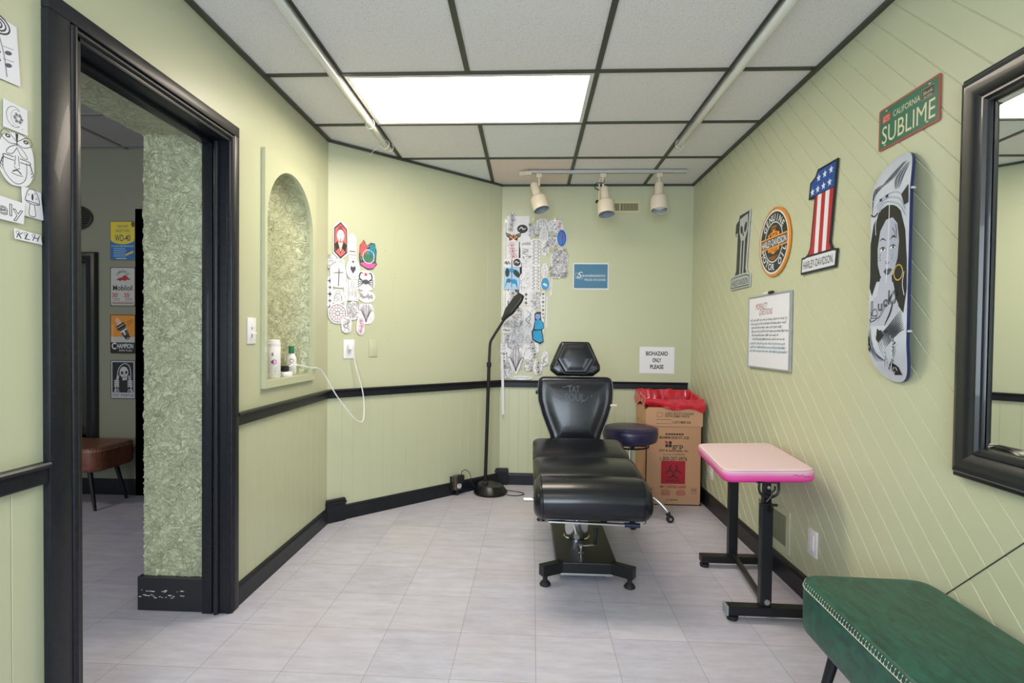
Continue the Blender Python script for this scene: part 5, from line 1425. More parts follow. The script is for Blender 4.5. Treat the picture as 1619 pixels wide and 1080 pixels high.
# ------------------------------------------------------------------ paper signs on the back wall
def paper(name, label, cat, M, w_, h_, draw, base=PAPER, curl=.0, pts=None, group=None):
    a = Art(z=.0012, rough=.65)
    draw(a)
    n0 = len(a.bm.verts)
    ms = ['__paper'] 
    bm_ = a.bm
    P = pts or [(-w_ / 2, -h_ / 2), (w_ / 2, -h_ / 2), (w_ / 2, h_ / 2), (-w_ / 2, h_ / 2)]
    ix = len(a.mats)
    fr = [bm_.verts.new((p[0], p[1], .0011)) for p in P]; bk = [bm_.verts.new((p[0], p[1], .0)) for p in P]
    for tr in geometry.tessellate_polygon([[Vector((p[0], p[1], 0)) for p in P]]):
        f = bm_.faces.new([fr[k] for k in tr]); f.material_index = ix; f.normal_update()
        if f.normal.z < 0: f.normal_flip()
    for i in range(len(P)):
        j = (i + 1) % len(P); f = bm_.faces.new((fr[i], fr[j], bk[j], bk[i])); f.material_index = ix
    mats_ = [mat('ink_' + c, c, .65) for c in a.mats] + [base]
    o = obj(name, bm_, mats_, mw=M)
    return tag(o, label, cat, group)
def d(a):
    for i, s in enumerate(('BIOHAZARD', 'ONLY', 'PLEASE')): a.text(s, 0.0, .055 - i * .054, .033, '#2C2C32', width=(.178, .072, .108)[i], bold=.03)
paper('paper_notice', 'white printed paper notice reading BIOHAZARD ONLY PLEASE above the box', 'sign', FB(1.039, 1.041, .002), .279, .216, d)
def d(a):
    a.rect(-.136, -.098, .136, .098, '#4D80A2'); a.up()
    a.text('S', -.088, .012, .052, '#DFE6EE', shear=.35, width=.032); a.text('nowdentattoos', .026, .008, .026, '#DFE6EE', width=.185, shear=.35)
    a.line([(-.125, .0), (-.12, .025), (-.10, .02), (-.11, -.005), (-.125, -.012), (-.09, -.022), (-.06, -.018)], .002, '#DFE6EE', sm=5); a.line([(-.12, .0), (-.07, -.008), (-.06, .02)], .0015, '#DFE6EE', sm=5)
    a.text('PIECES IVE DONE', .035, -.028, .019, '#DFE6EE', width=.17)
paper('paper_sign', 'blue paper sign with white script lettering taped to the back wall', 'sign', FB(.497, 1.718, .002), .285, .214, d)

# ------------------------------------------------------------------ tattoo flash drawings
INK = '#2B2A33'; GREY = '#8A8896'
def blob(w_, h_, rr, n=14, j=.10, sq=.7):
    out = []
    for k in range(n):
        a = 2 * PI * k / n + .2; c, s = math.cos(a), math.sin(a)
        out.append(((abs(c) ** sq) * (1 if c > 0 else -1) * w_ / 2 * rr.uniform(1 - j, 1), (abs(s) ** sq) * (1 if s > 0 else -1) * h_ / 2 * rr.uniform(1 - j, 1)))
    P = smoothpts([(p[0], p[1], 0) for p in out + [out[0]]], 3)[:-1]
    return [(p.x, p.y) for p in P]
def fl(a, cx, cy, r, rr, c=INK, n=6, lw=None):
    lw = lw or r * .09
    for k in range(n):
        t0 = 2 * PI * k / n + rr.random()*.3
        a.line([(cx, cy), (cx + r * .7 * math.cos(t0 - .35), cy + r * .7 * math.sin(t0 - .35)), (cx + r * math.cos(t0), cy + r * math.sin(t0)), (cx + r * .7 * math.cos(t0 + .35), cy + r * .7 * math.sin(t0 + .35)), (cx, cy)], lw, c, sm=3)
    a.ell(cx, cy, r * .16, r * .16, c, 8)
def motif(a, kind, w_, h_, rr, col=None):
    m = min(w_, h_); lw = max(.0012, m * .022)
    if kind in ('flowers', 'snake', 'figure', 'scatter', 'wings', 'none') and w_ * h_ > .0006:
        for i in range(int(14 + w_ * h_ * 2500)):
            x, y, r = rr.uniform(-.36, .36) * w_, rr.uniform(-.38, .38) * h_, rr.uniform(.04, .10) * m + .002
            t0 = rr.random() * 6; a.line([(x + r * math.cos(t0), y + r * math.sin(t0)), (x, y), (x + r * math.cos(t0 + 2), y + r * math.sin(t0 + 2))], .0011, '#B3B1C0', sm=3)
    if kind == 'flowers':
        k = max(2, int(h_ / max(w_, .01) * 2)); 
        for i in range(k): fl(a, rr.uniform(-.18, .18) * w_, (-.5 + (i + .5) / k) * h_ * .85, min(w_ * .32, h_ / k * .55), rr, col or INK)
        a.line([(0, -.45 * h_), (w_ * .1, -.1 * h_), (-w_ * .05, .3 * h_)], lw, INK, sm=4)
    elif kind == 'ornament':
        k = max(3, int(h_ / w_ * 2.2))
        for i in range(k):
            y = (-.5 + (i + .5) / k) * h_ * .92; s = h_ / k * .45; x = w_ * .36
            for sg in (-1, 1):
                a.line([(0, y - s), (sg * x, y - s * .3), (sg * x * .9, y + s * .6), (sg * x * .2, y + s * .5), (sg * x * .4, y)], lw * 2.2, INK, sm=4, taper=True)
                a.line([(sg * x * .2, y - s), (sg * x, y + s * .1), (sg * x * .5, y + s)], lw * 1.6, INK, sm=4)
    elif kind == 'dense':
        k = int(34 + w_ * h_ * 9000)
        for i in range(min(k, 520)):
            x, y = rr.uniform(-.43, .43) * w_, rr.uniform(-.43, .43) * h_; r = rr.uniform(.05, .13) * m + .003; t0 = rr.random() * 6
            a.line([(x + r * math.cos(t0), y + r * math.sin(t0)), (x, y + r * .4), (x + r * math.cos(t0 + 2), y + r * math.sin(t0 + 2))], .0014, rr.choice((INK, GREY, GREY)), sm=3)
    elif kind == 'snake':
        P = [(w_ * .28 * math.sin(i * 1.25), (-.45 + .9 * i / 9) * h_) for i in range(10)]
        a.line(P, m * .10, INK, sm=4, taper=True); a.up(); a.line(P, m * .05, '#C9C9D4', sm=4, taper=True)
        for i in range(4): a.line([(rr.uniform(-.3, .3) * w_, rr.uniform(-.4, .4) * h_) for _ in range(3)], lw, INK, sm=3)
    elif kind == 'scatter':
        for i in range(22):
            x, y, s = rr.uniform(-.4, .4) * w_, rr.uniform(-.42, .42) * h_, rr.uniform(.02, .055) * m + .001
            if i % 3: a.poly([(x + (s if k % 2 == 0 else s * .4) * math.cos(k * PI / 4), y + (s if k % 2 == 0 else s * .4) * math.sin(k * PI / 4)) for k in range(8)], INK)
            else: a.line([(x - s, y - s), (x, y + s), (x + 2 * s, y)], lw, INK, sm=3)
    elif kind == 'diamonds':
        k = max(3, int(h_ / w_))
        for i in range(k):
            y = (-.5 + (i + .5) / k) * h_ * .9; s = min(w_ * .36, h_ / k * .4) * (1 if i % 2 == 0 else .7)
            a.poly([(s * (1 if q % 2 == 0 else .35) * math.cos(q * PI / 4), y + s * 1.25 * (1 if q % 2 == 0 else .35) * math.sin(q * PI / 4)) for q in range(8)], INK)
            a.line([(-s, y), (0, y + s * 1.2), (s, y), (0, y - s * 1.2)], lw, INK, closed=True)
    elif kind == 'cross':
        a.line([(0, -h_ * .4), (w_ * .04, h_ * .25)], m * .05, INK); a.line([(-w_ * .28, h_ * .08), (w_ * .3, h_ * .12)], m * .04, INK)
        for k in range(3): a.line([(-w_ * .3 + k * .01, h_ * .4), (w_ * (.0 + k * .1), 0), (w_ * .35, -h_ * .25 + k * .01)], lw * .7, GREY, sm=4)
    elif kind == 'crab':
        a.ell(0, -h_ * .05, w_ * .16, h_ * .12, '#55535F', 14); a.ell(0, h_ * .30, m * .075, m * .075, '#E2514C', 12)
        for s_ in (-1, 1):
            for k in range(4): a.line([(s_ * w_ * .14, -h_ * .04 - k * h_ * .03), (s_ * w_ * .34, h_ * (.06 - k * .11)), (s_ * w_ * .38, -h_ * (.04 + k * .1))], lw * 1.6, INK, sm=4)
            a.line([(s_ * w_ * .12, 0), (s_ * w_ * .32, h_ * .12), (s_ * w_ * .26, h_ * .36), (s_ * w_ * .12, h_ * .34)], lw * 3, INK, sm=4, taper=True)
    elif kind == 'figure':
        a.ring(0, h_ * .28, w_ * .13, h_ * .11, lw, INK); a.line([(-w_ * .05, h_ * .17), (-w_ * .25, h_ * .05), (-w_ * .3, -h_ * .3)], lw, INK, sm=4); a.line([(w_ * .05, h_ * .17), (w_ * .25, h_ * .05), (w_ * .3, -h_ * .3)], lw, INK, sm=4)
        for k in range(12): x = rr.uniform(-.25, .25) * w_; a.line([(x, rr.uniform(-.05, .15) * h_), (x * 1.1, -h_ * rr.uniform(.15, .4))], lw * rr.uniform(.7, 2), rr.choice((INK, GREY)), taper=True)
    elif kind == 'wings':
        for s_ in (-1, 1):
            for k in range(8): a.line([(0, -h_ * .38), (s_ * w_ * (.08 + .03 * k), -h_ * .05 + k * .004), (s_ * w_ * (.12 + .045 * k), h_ * (.44 - .05 * k))], lw * .9, GREY if k % 2 else INK, sm=4)
        a.line([(0, -h_ * .4), (0, h_ * .45)], lw * 1.5, INK); a.ell(0, -.34 * h_, m * .04, m * .05, INK, 8)
    elif kind == 'disc':
        a.ell(0, 0, w_ * .44, h_ * .42, '#2C2A30', 28); a.up(); a.line([(-w_ * .3, -h_ * .1), (-w_ * .1, h_ * .15), (w_ * .1, -.05 * h_), (w_ * .3, h_ * .1)], m * .13, '#D3D3DB', sm=4, taper=True); a.line([(-w_ * .2, -h_ * .2), (w_ * .2, -h_ * .2)], m * .06, '#8A8A94', taper=True)
    elif kind == 'heart':
        a.poly([(0, -.22 * h_), (-.2 * w_, .0), (-.16 * w_, .14 * h_), (0, .08 * h_), (.15 * w_, .16 * h_), (.2 * w_, .0)], '#4A4854'); a.ell(0, .34 * h_, .07 * w_, .05 * h_, INK, 10); a.ring(0, 0, .36 * w_, .36 * h_, lw, GREY, 24)
    elif kind == 'moth':
        for s_ in (-1, 1):
            a.poly([(0, 0), (s_ * w_ * .2, h_ * .22), (s_ * w_ * .48, h_ * .36), (s_ * w_ * .42, -h_ * .02), (s_ * w_ * .28, -h_ * .12), (s_ * w_ * .24, -h_ * .4), (s_ * w_ * .05, -h_ * .3)], '#3B3A34')
        a.up()
        for s_ in (-1, 1):
            a.poly([(s_ * w_ * .2, h_ * .12), (s_ * w_ * .44, h_ * .3), (s_ * w_ * .38, h_ * .02)], '#5A9A68'); a.poly([(s_ * .02 * w_, -.02 * h_), (s_ * w_ * .24, h_ * .1), (s_ * w_ * .25, -h_ * .1), (s_ * w_ * .06, -h_ * .25)], '#E37B3C'); a.line([(s_ * .01, h_ * .1), (s_ * w_ * .08, h_ * .45)], lw, '#C04A44')
        a.ell(0, 0, w_ * .04, h_ * .22, '#2A2620', 10)
    elif kind == 'script':
        x = -.4 * w_
        P = []
        while x < .4 * w_: P += [(x, rr.uniform(-.25, 0) * h_), (x + .02 * w_, rr.uniform(.05, .32) * h_)]; x += .09 * w_
        a.line(P, lw * 1.8, INK, sm=3)
    elif kind == 'radial':
        for r_ in (.42, .26, .1): a.ring(0, 0, w_ * r_, h_ * r_, lw * 1.2, INK if r_ != .26 else (col or INK))
        for k in range(8): t0 = k * PI / 4; a.line([(w_ * .1 * math.cos(t0), h_ * .1 * math.sin(t0)), (w_ * .42 * math.cos(t0), h_ * .42 * math.sin(t0))], lw, INK); a.ell(w_ * .32 * math.cos(t0 + .4), h_ * .32 * math.sin(t0 + .4), m * .05, m * .05, col or INK, 8)
    elif kind == 'petals':
        a.rect(-w_ * .5, -h_ * .5, w_ * .5, h_ * .5, '#A9CBE8'); a.up()
        a.ell(-w_ * .28, h_ * .26, w_ * .14, h_ * .2, '#2E3A38', 18); a.ell(w_ * .3, h_ * .22, w_ * .16, h_ * .22, '#2E3A38', 18, rot=.7); a.ell(-.02 * w_, h_ * .37, w_ * .16, h_ * .1, '#2D93D0', 18)
        a.poly([(-w_ * .5, -h_ * .5), (-w_ * .3, -h_ * .05), (-w_ * .22, -.08 * h_)], '#1C7CC4'); a.poly([(w_ * .4, -h_ * .5), (w_ * .15, -.1 * h_), (w_ * .3, -.06 * h_)], '#1C7CC4')
        a.up(); a.ell(-w_ * .18, -h_ * .10, w_ * .15, h_ * .1, '#3F6E92', 18); a.ell(w_ * .14, -h_ * .14, w_ * .15, h_ * .11, '#1F95D6', 18); a.line([(0, h_ * .3), (0, -h_ * .4)], m * .05, '#1F6EA8')
    elif kind == 'bluefish':
        a.ell(0, 0, w_ * .42, h_ * .46, '#27323E', 28); a.up(); a.ell(0, 0, w_ * .38, h_ * .43, '#3A9BD4', 28); a.up(); a.poly([(-w_ * .3, 0), (-.05 * w_, h_ * .08), (w_ * .2, -h_ * .04), (w_ * .18, -h_ * .2), (-w_ * .05, -h_ * .16)], '#DCE6EE')
        for k in range(26): x, y = rr.uniform(-.28, .28) * w_, rr.uniform(-.34, .38) * h_; a.line([(x, y), (x + .004, y + .003)], .0012, '#20506E')
    elif kind == 'blueoval':
        a.ell(0, 0, w_ * .46, h_ * .48, '#1D5FBF', 30); a.up(); a.ell(-w_*.02, h_ * .0, w_ * .34, h_ * .38, '#2F83DC', 26); a.up()
        a.line([(w_ * .08, h_ * .38), (w_ * .1, -h_ * .42)], m * .07, '#8C2A5A'); a.line([(-w_ * .2, h_ * .2), (w_ * .2, h_ * .12)], m * .05, '#A83060', sm=0); a.line([(-w_ * .22, .02 * h_), (w_ * .26, -.02 * h_)], m * .05, '#A83060'); a.line([(-w_ * .1, h_ * .32), (-w_ * .15, .0)], m * .04, '#A83060')
    elif kind == 'bluedress':
        D = '#263240'; a.poly([(-.12 * w_, .46 * h_), (.2 * w_, .46 * h_), (.28 * w_, .22 * h_), (.44 * w_, .15 * h_), (.46 * w_, -.02 * h_), (.34 * w_, -.06 * h_), (.46 * w_, -.42 * h_), (.2 * w_, -.5 * h_), (-.05 * w_, -.46 * h_), (-.42 * w_, -.36 * h_), (-.46 * w_, -.12 * h_), (-.34 * w_, -.02 * h_), (-.24 * w_, .22 * h_), (-.26 * w_, .42 * h_)], D)
        a.up(); B_ = '#2FA3D6'
        a.poly([(-.34 * w_, -.1 * h_), (.26 * w_, -.08 * h_), (.4 * w_, -.4 * h_), (.12 * w_, -.44 * h_), (-.34 * w_, -.34 * h_)], B_); a.poly([(-.2 * w_, .22 * h_), (.2 * w_, .24 * h_), (.4 * w_, .14 * h_), (.42 * w_, -.01 * h_), (.2 * w_, -.05 * h_), (-.24 * w_, -.05 * h_)], B_)
        a.ell(.0, .34 * h_, .19 * w_, .1 * h_, '#7FA4DC', 18); a.ell(.05 * w_, .45 * h_, .22 * w_, .035 * h_, '#3A2C3A', 14)
        a.up(); a.ell(-.02 * w_, .13 * h_, .1 * w_, .05 * h_, '#5E86C4', 14)
        for k in range(7): x = (-.26 + k * .085) * w_; a.line([(x, -.12 * h_), (x * 1.1, -.38 * h_)], .0016, '#1C7AB0')
        a.line([(-.04 * w_, .33 * h_), (.03 * w_, .33 * h_)], .002, '#6A2A4A')
def piece(kind, label, M, w_, h_, seed, shape='blob', col=None, group=None, name='flash_drawing', base=PAPER, extra=None):
    rr = random.Random(seed)
    def dr(a):
        motif(a, kind, w_, h_, rr, col)
        if extra: extra(a)
    pts = None
    if shape == 'blob': pts = blob(w_, h_, rr)
    elif shape == 'oval': pts = [(w_ / 2 * math.cos(2 * PI * k / 30), h_ / 2 * math.sin(2 * PI * k / 30)) for k in range(30)]
    elif shape == 'hug': pts = blob(w_, h_, rr, 22, .22, .8)
    elif shape != 'rect': pts = shape
    return paper(name, label, 'drawing', M, w_, h_, dr, base=base, pts=pts, group=group)
GB = 'tattoo flash papers taped up on the back wall'
PXM = 4.4575 / 857.4      # metres per measured photo pixel on the back wall
def bw(px, py): return (-0.2965 + (px - 780) * .005173 , 2.267 - (py - 330) * .005185)
back = [ # px, py, w, h, motif, shape, colour, label
 (818, 444, 36, 205, 'script', 'rect', None, 'wide white backing sheet under the middle column of drawings', 0),
 (836, 480, 26, 215, 'scatter', 'hug', None, 'long jagged backing paper under the right-hand drawings', 0),
 (811, 545, 34, 92, 'dense', 'hug', None, 'lower backing paper crowded with fine pencil figures', 0),
 (808, 352, 15, 34, 'flowers', 'hug', None, 'cutout of a tall flower sprig at the top left of the papers', 3),
 (825, 362, 19, 16, 'disc', 'rect', None, 'black oval drawing of a pale bird near the top of the papers', 2),
 (811, 374, 26, 17, 'moth', 'hug', None, 'green and orange moth drawing at the upper left of the papers', 4),
 (843, 364, 17, 22, 'dense', 'hug', None, 'shaded animal head sketch right of the black oval drawing', 3),
 (856, 353, 20, 17, 'figure', 'hug', None, 'two leaning figures at the top middle of the papers', 4),
 (877, 358, 26, 22, 'scatter', 'blob', None, 'torn paper with small marks at the top right of the papers', 2),
 (883, 356, 12, 12, 'flowers', 'hug', '#C22A40', 'small red flower drawing at the top right corner of the papers', 3),
 (887, 376.5, 15.5, 27, 'blueoval', 'oval', None, 'bright blue oval drawing with red strokes on the right', 5),
 (859, 372, 14, 26, 'figure', 'oval', None, 'tall oval portrait sketch below the two leaning figures', 5),
 (872, 382, 17, 20, 'dense', 'hug', '#8C3A4A', 'small house and flower sketch left of the blue oval', 3),
 (809, 397, 18, 32, 'flowers', 'hug', '#C8506A', 'pink outlined cherry blossom sheet in the left column', 3),
 (832, 386, 18, 13, 'script', 'rect', None, 'little gate drawing under the black oval', 4),
 (830, 399, 15, 15, 'snake', 'hug', None, 'small coiled creature under the gate drawing', 5),
 (847, 399, 13, 42, 'ornament', 'rect', None, 'upper tall black filigree strip in the middle column', 4),
 (847, 440, 13, 42, 'ornament', 'rect', None, 'lower tall black filigree strip in the middle column', 4),
 (861, 392, 14, 28, 'snake', 'hug', None, 'winding plant drawing right of the upper filigree strip', 3),
 (883, 416, 30, 52, 'dense', 'hug', None, 'large ragged paper covered in fine scribbles at the right', 2),
 (802, 416, 12, 14, 'script', 'rect', None, 'pale square sketch left of the black swirl', 2),
 (817, 415, 13, 14, 'disc', 'rect', None, 'square black swirl drawing in the left column', 5),
 (830, 414, 11, 12, 'scatter', 'rect', None, 'small square of black shapes right of the swirl', 3),
 (809, 440, 25, 35, 'petals', 'rect', None, 'blue flower painting with dark leaves in the left column', 4),
 (829, 442, 16, 30, 'scatter', 'hug', None, 'sheet of small stars right of the blue flower painting', 5),
 (861, 428, 11, 26, 'figure', 'hug', None, 'winged figure sketch beside the lower filigree strip', 3),
 (862, 448.5, 15, 21, 'bluefish', 'oval', None, 'blue and white speckled oval drawing beside the filigree', 5),
 (832, 472, 12, 22, 'diamonds', 'rect', None, 'white card with three small diamond ornaments', 4),
 (810, 468, 18, 22, 'flowers', 'hug', None, 'floral sketch behind the lamp head', 3),
 (849, 475, 16, 26, 'dense', 'hug', None, 'faint pencil rose sheet below the filigree strip', 2),
 (859, 480, 7, 56, 'diamonds', 'hug', None, 'narrow strip of black knots and red dots', 4),
 (818, 500, 18, 30, 'dense', 'hug', None, 'crowded line sketch just right of the lamp head', 4),
 (836, 503, 15, 34, 'snake', 'hug', None, 'black curling vine left of the praying girl', 5),
 (851, 517.5, 21, 52, 'bluedress', 'hug', None, 'drawing of a praying girl in a bright blue dress', 5),
 (802, 522, 15, 9, 'script', 'rect', None, 'little lettered label paper at the left edge of the papers', 5),
 (804, 534, 13, 15, 'flowers', 'hug', None, 'round bow flower drawing under the lettered label', 4),
 (824, 535, 13, 22, 'radial', 'oval', None, 'oval scorpion medallion in the lower half of the papers', 5),
 (836, 536, 9, 18, 'radial', 'hug', None, 'small pendant drawing right of the scorpion medallion', 4),
 (798, 550, 11, 14, 'scatter', 'rect', None, 'square card of tiny ornaments at the lower left', 5),
 (798, 565, 8, 18, 'diamonds', 'hug', None, 'two stacked small ornaments under the square card', 4),
 (817, 570, 30, 44, 'wings', [(-.075, .11), (-.02, .085), (0, .10), (.02, .085), (.078, .11), (.06, .03), (.03, -.06), (.005, -.115), (-.03, -.07), (-.065, .01)], None, 'large white wing shaped cutout at the bottom of the papers', 5),
 (845, 550, 18, 34, 'flowers', 'hug', None, 'pale flower branch below the blue dress drawing', 3),
 (837, 577, 14, 20, 'dense', 'hug', None, 'round rose sketch at the bottom centre of the papers', 5),
 (852, 580, 16, 26, 'flowers', 'hug', None, 'peony sketch at the bottom right, left of the headrest', 4),
 (863, 566, 12, 26, 'snake', 'hug', None, 'hanging drawing partly behind the headrest', 5),
 (801, 591, 15, 17, 'dense', 'hug', None, 'little pencil cameo at the bottom left of the papers', 4),
 (826, 597, 38, 7, 'script', 'hug', None, 'two pale cloud cutouts at the very bottom of the papers', 4),
]
for i, (px_, py_, w0, h0, kd, sh, col, lb, lev) in enumerate(back):
    x, z = bw(px_, py_)
    piece(kd, lb, FB(x, z, .0015 + lev * .0016 + (i % 3) * .0004), w0 * .00518, h0 * .00518, 100 + i, shape=sh, col=col, group=GB)
# thin measuring strips hanging beside the collage
def strip(px0, y0, px1, y1, wd, label, dots, lev=.002):
    a_, b_ = bw(px0, y0), bw(px1, y1)
    def dr(a):
        rr = random.Random(int(px0)); n_ = int((a_[1] - b_[1]) / .012)
        for k in range(n_):
            f = k / n_; a.rect((b_[0] - a_[0]) * (.5 - f) * -1 - .004 - 0, (a_[1] - b_[1]) * (.5 - f) - .002, (b_[0] - a_[0]) * (f - .5) + .003, (a_[1] - b_[1]) * (.5 - f) + .002, rr.choice(dots))
    H_ = (a_[1] - b_[1]) / 2; D_ = (b_[0] - a_[0]) / 2
    paper('paper_strip', label, 'paper strip', FB((a_[0] + b_[0]) / 2, (a_[1] + b_[1]) / 2, lev), wd, 2 * H_, dr, pts=[(D_ - wd / 2, -H_), (D_ + wd / 2, -H_), (-D_ + wd / 2, H_), (-D_ - wd / 2, H_)])
strip(796.5, 350, 797, 560, .016, 'long thin measuring strip down the left edge of the papers', ('#6A86C8', '#D9A0A0', '#9AA4C4'))
strip(795.5, 560, 798, 655, .020, 'paper tape measure hanging below the black rail in the corner', ('#C4C8D8', '#D8B0A8', '#B4BCD4'), .034)
strip(865, 468, 864.5, 517, .008, 'very thin blank paper strip hanging right of the knots', ('#E9E9F1',))
strip(872, 438, 871, 466, .012, 'short narrow paper strip below the scribbled sheet', ('#C9C9D4', '#8A8896'))
# bits of clear tape
for px_, py_, lb in ((842, 347, 'middle'), (798, 349, 'leftmost'), (876, 347, 'rightmost')):
    x, z = bw(px_, py_); bm = new(); box(bm, -.010, .010, -.017, .017, 0, .0008)
    o = obj('tape_piece', bm, mat('yellowed_tape', '#D8D4A8', .25, coat=.5), mw=FB(x, z, .014 if lb != 'leftmost' else .002)); tag(o, '%s of the three yellowed tape pieces along the top of the papers' % lb, 'tape', 'tape pieces over the papers')

# ---- cluster on the angled wall: (u, z) metres
GA = 'cut-out drawings on the angled wall'
def aw(px, py): # zoomed measurements (500+px/5.4, 340+py/5.4) -> wall metres
    X_ = 500 + px / 5.4; Y_ = 340 + py / 5.4
    X0 = X_ - 518.3; u = X0 * .0041 + X0 * X0 * .0000052
    s = .00405 * (1 + u * .19)
    return u, 1.2058 + (533 - Y_) * s
def ap(px, py, w0, h0, kd, lb, sh='blob', col=None, lev=0, seed=0, extra=None, name='flash_drawing'):
    u, z = aw(px, py)
    return piece(kd, lb, FA(u, z, .002 + lev * .0014), w0 / 5.4 * .0047, h0 / 5.4 * .0044, 300 + seed, shape=sh, col=col, group=GA, extra=extra, name=name)
def lady(a):
    W, H = .105, .255
    P = lambda L: [(x * W, y * H) for x, y in L]
    a.poly(P([(0, .47), (.42, .3), (.44, -.3), (0, -.47), (-.44, -.3), (-.42, .3)]), '#2D2A2C'); a.up()
    a.poly(P([(0, .43), (.36, .28), (.38, -.28), (0, -.42), (-.38, -.28), (-.36, .28)]), '#E26A6A'); a.up()
    for k in range(6): t0 = k * PI / 3; a.ring(.10 * W * math.cos(t0), .34 * H + .035 * H * math.sin(t0), .1 * W, .035 * H, .0018, '#2D2A2C', 10)
    a.poly(P([(-.38, -.1), (-.2, -.02), (.0, -.3), (.2, -.02), (.38, -.1), (.34, -.3), (.1, -.2), (0, -.36), (-.1, -.2), (-.34, -.3)]), '#2D2A2C')
    a.poly(P([(-.16, -.05), (.16, -.05), (.0, -.3)]), '#C7CACC')
    a.ell(0, .12 * H, .24 * W, .15 * H, '#D5D5DC', 20); a.ring(0, .15 * H, .26 * W, .15 * H, .004, '#3A383C', 20, a0=.3, a1=PI - .3)
    a.up(); a.line(P([(-.14, .16), (-.04, .15)]), .002, '#3A383C'); a.line(P([(.04, .15), (.14, .16)]), .002, '#3A383C'); a.line(P([(0, .14), (.03, .06), (-.02, .05)]), .0015, '#3A383C'); a.line(P([(-.06, .0), (.06, .0)]), .003, '#8C8890'); a.line(P([(0, .05), (0, -.06)]), .004, '#55525A')
ap(205, 222, 132, 290, 'none', 'red and black stained glass portrait cutout, top of the cluster', sh=[(.0, .129), (.04, .1), (.052, .075), (.052, -.085), (.0, -.129), (-.052, -.085), (-.052, .075), (-.04, .1)], seed=1, extra=lady, lev=2)
def tomb(a):
    a.line([(-.022, .07), (-.022, .04), (.022, .04), (.022, .07), (0, .09)], .002, '#8A8896', closed=True); a.rect(-.02, -.03, .02, -.024, INK); a.line([(-.022, -.03), (-.024, -.05), (.024, -.05), (.022, -.03)], .003, INK); a.line([(-.02, -.07), (.02, -.07)], .002, INK)
ap(307, 280, 72, 215, 'none', 'plain white pencil shaped cutout right of the red portrait', sh=[(0, .096), (.028, .07), (.028, -.08), (.02, -.093), (-.02, -.093), (-.028, -.08), (-.028, .07)], extra=tomb, seed=2, lev=1)
def hands(a):
    a.poly([(-.06, .02), (-.052, .07), (-.03, .095), (-.02, .06), (-.005, .06), (-.015, .0), (-.05, -.01)], '#D4575E'); a.poly([(.0, .01), (.025, .075), (.045, .08), (.055, .045), (.06, .01), (.035, -.035), (.01, -.03)], '#1C8AA0'); a.poly([(-.03, -.04), (.03, -.045), (.03, .0), (-.03, .01)], '#3F7A5A')
    a.poly([(-.055, -.06), (-.02, -.05), (.03, -.055), (.065, -.05), (.04, -.085), (.0, -.09), (-.035, -.075)], '#DF5FA8'); a.up()
    for k in range(26): t0 = 2 * PI * k / 26; a.ell(.005 + .042 * math.cos(t0), -.01 + .045 * math.sin(t0), .0042, .0045, '#E8D9DC', 8)
    a.line([(.02, .04), (.022, -.02)], .004, '#145E70'); a.line([(.033, .04), (.034, -.025)], .004, '#145E70')
ap(437, 345, 170, 235, 'none', 'colourful red, teal and pink hands holding beads cutout', sh=[(-.064, -.02), (-.058, .06), (-.03, .10), (-.005, .062), (.02, .085), (.052, .085), (.066, .03), (.06, -.04), (.07, -.055), (.04, -.092), (.0, -.098), (-.055, -.07)], extra=hands, seed=3, lev=1, name='flash_cutout').data.materials[-1] = mat('dark_card', '#3C4A4C', .6)
ap(135, 415, 72, 140, 'dense', 'grey shaded hand sketch at the upper left of the cluster', seed=4, lev=1)
ap(205, 420, 75, 90, 'figure', 'small framed card sketch below the red portrait', seed=5)
ap(188, 520, 130, 215, 'cross', 'tall cutout of a black sword cross at the left', seed=6, lev=2)
ap(312, 465, 112, 175, 'heart', 'oval cutout of a dark heart shape in the middle', seed=7, lev=3, sh='oval') 
ap(420, 565, 165, 175, 'crab', 'round cutout of a crab with a red dot', seed=8, lev=2)
ap(115, 680, 52, 290, 'diamonds', 'long narrow chain of black diamonds at the left edge', seed=9, lev=1)
ap(185, 700, 105, 120, 'figure', 'small bird bath sketch right of the diamond chain', seed=10, lev=2)
ap(250, 690, 24, 220, 'scatter', 'thin vertical strip of lettering in the middle of the cluster', sh='rect', seed=11)
ap(310, 645, 90, 175, 'figure', 'rectangular card drawing with a double border', sh='rect', seed=12, lev=1, extra=lambda a: a.line([(-.03, -.07), (.03, -.07), (.03, .07), (-.03, .07)], .002, INK, closed=True))
ap(430, 700, 145, 100, 'script', 'wide oval cutout of a long horizontal sword', sh='oval', seed=13, lev=1)
ap(182, 845, 150, 165, 'radial', 'round pink and grey wheel drawing at the lower left', sh='oval', col='#DDA0AC', seed=14, lev=3)
ap(315, 820, 105, 160, 'dense', 'dark floral sketch in the lower middle of the cluster', seed=15, lev=2)
ap(425, 845, 150, 180, 'wings', 'cutout of two figures with spread wings at lower right', seed=16, lev=1)
ap(258, 940, 88, 135, 'snake', 'curled serpent cutout at the bottom of the cluster', seed=17, lev=4)
ap(378, 950, 72, 150, 'flowers', 'pointed cutout of a pink blossom branch, lowest of the cluster', col='#C2408A', seed=18, lev=3)

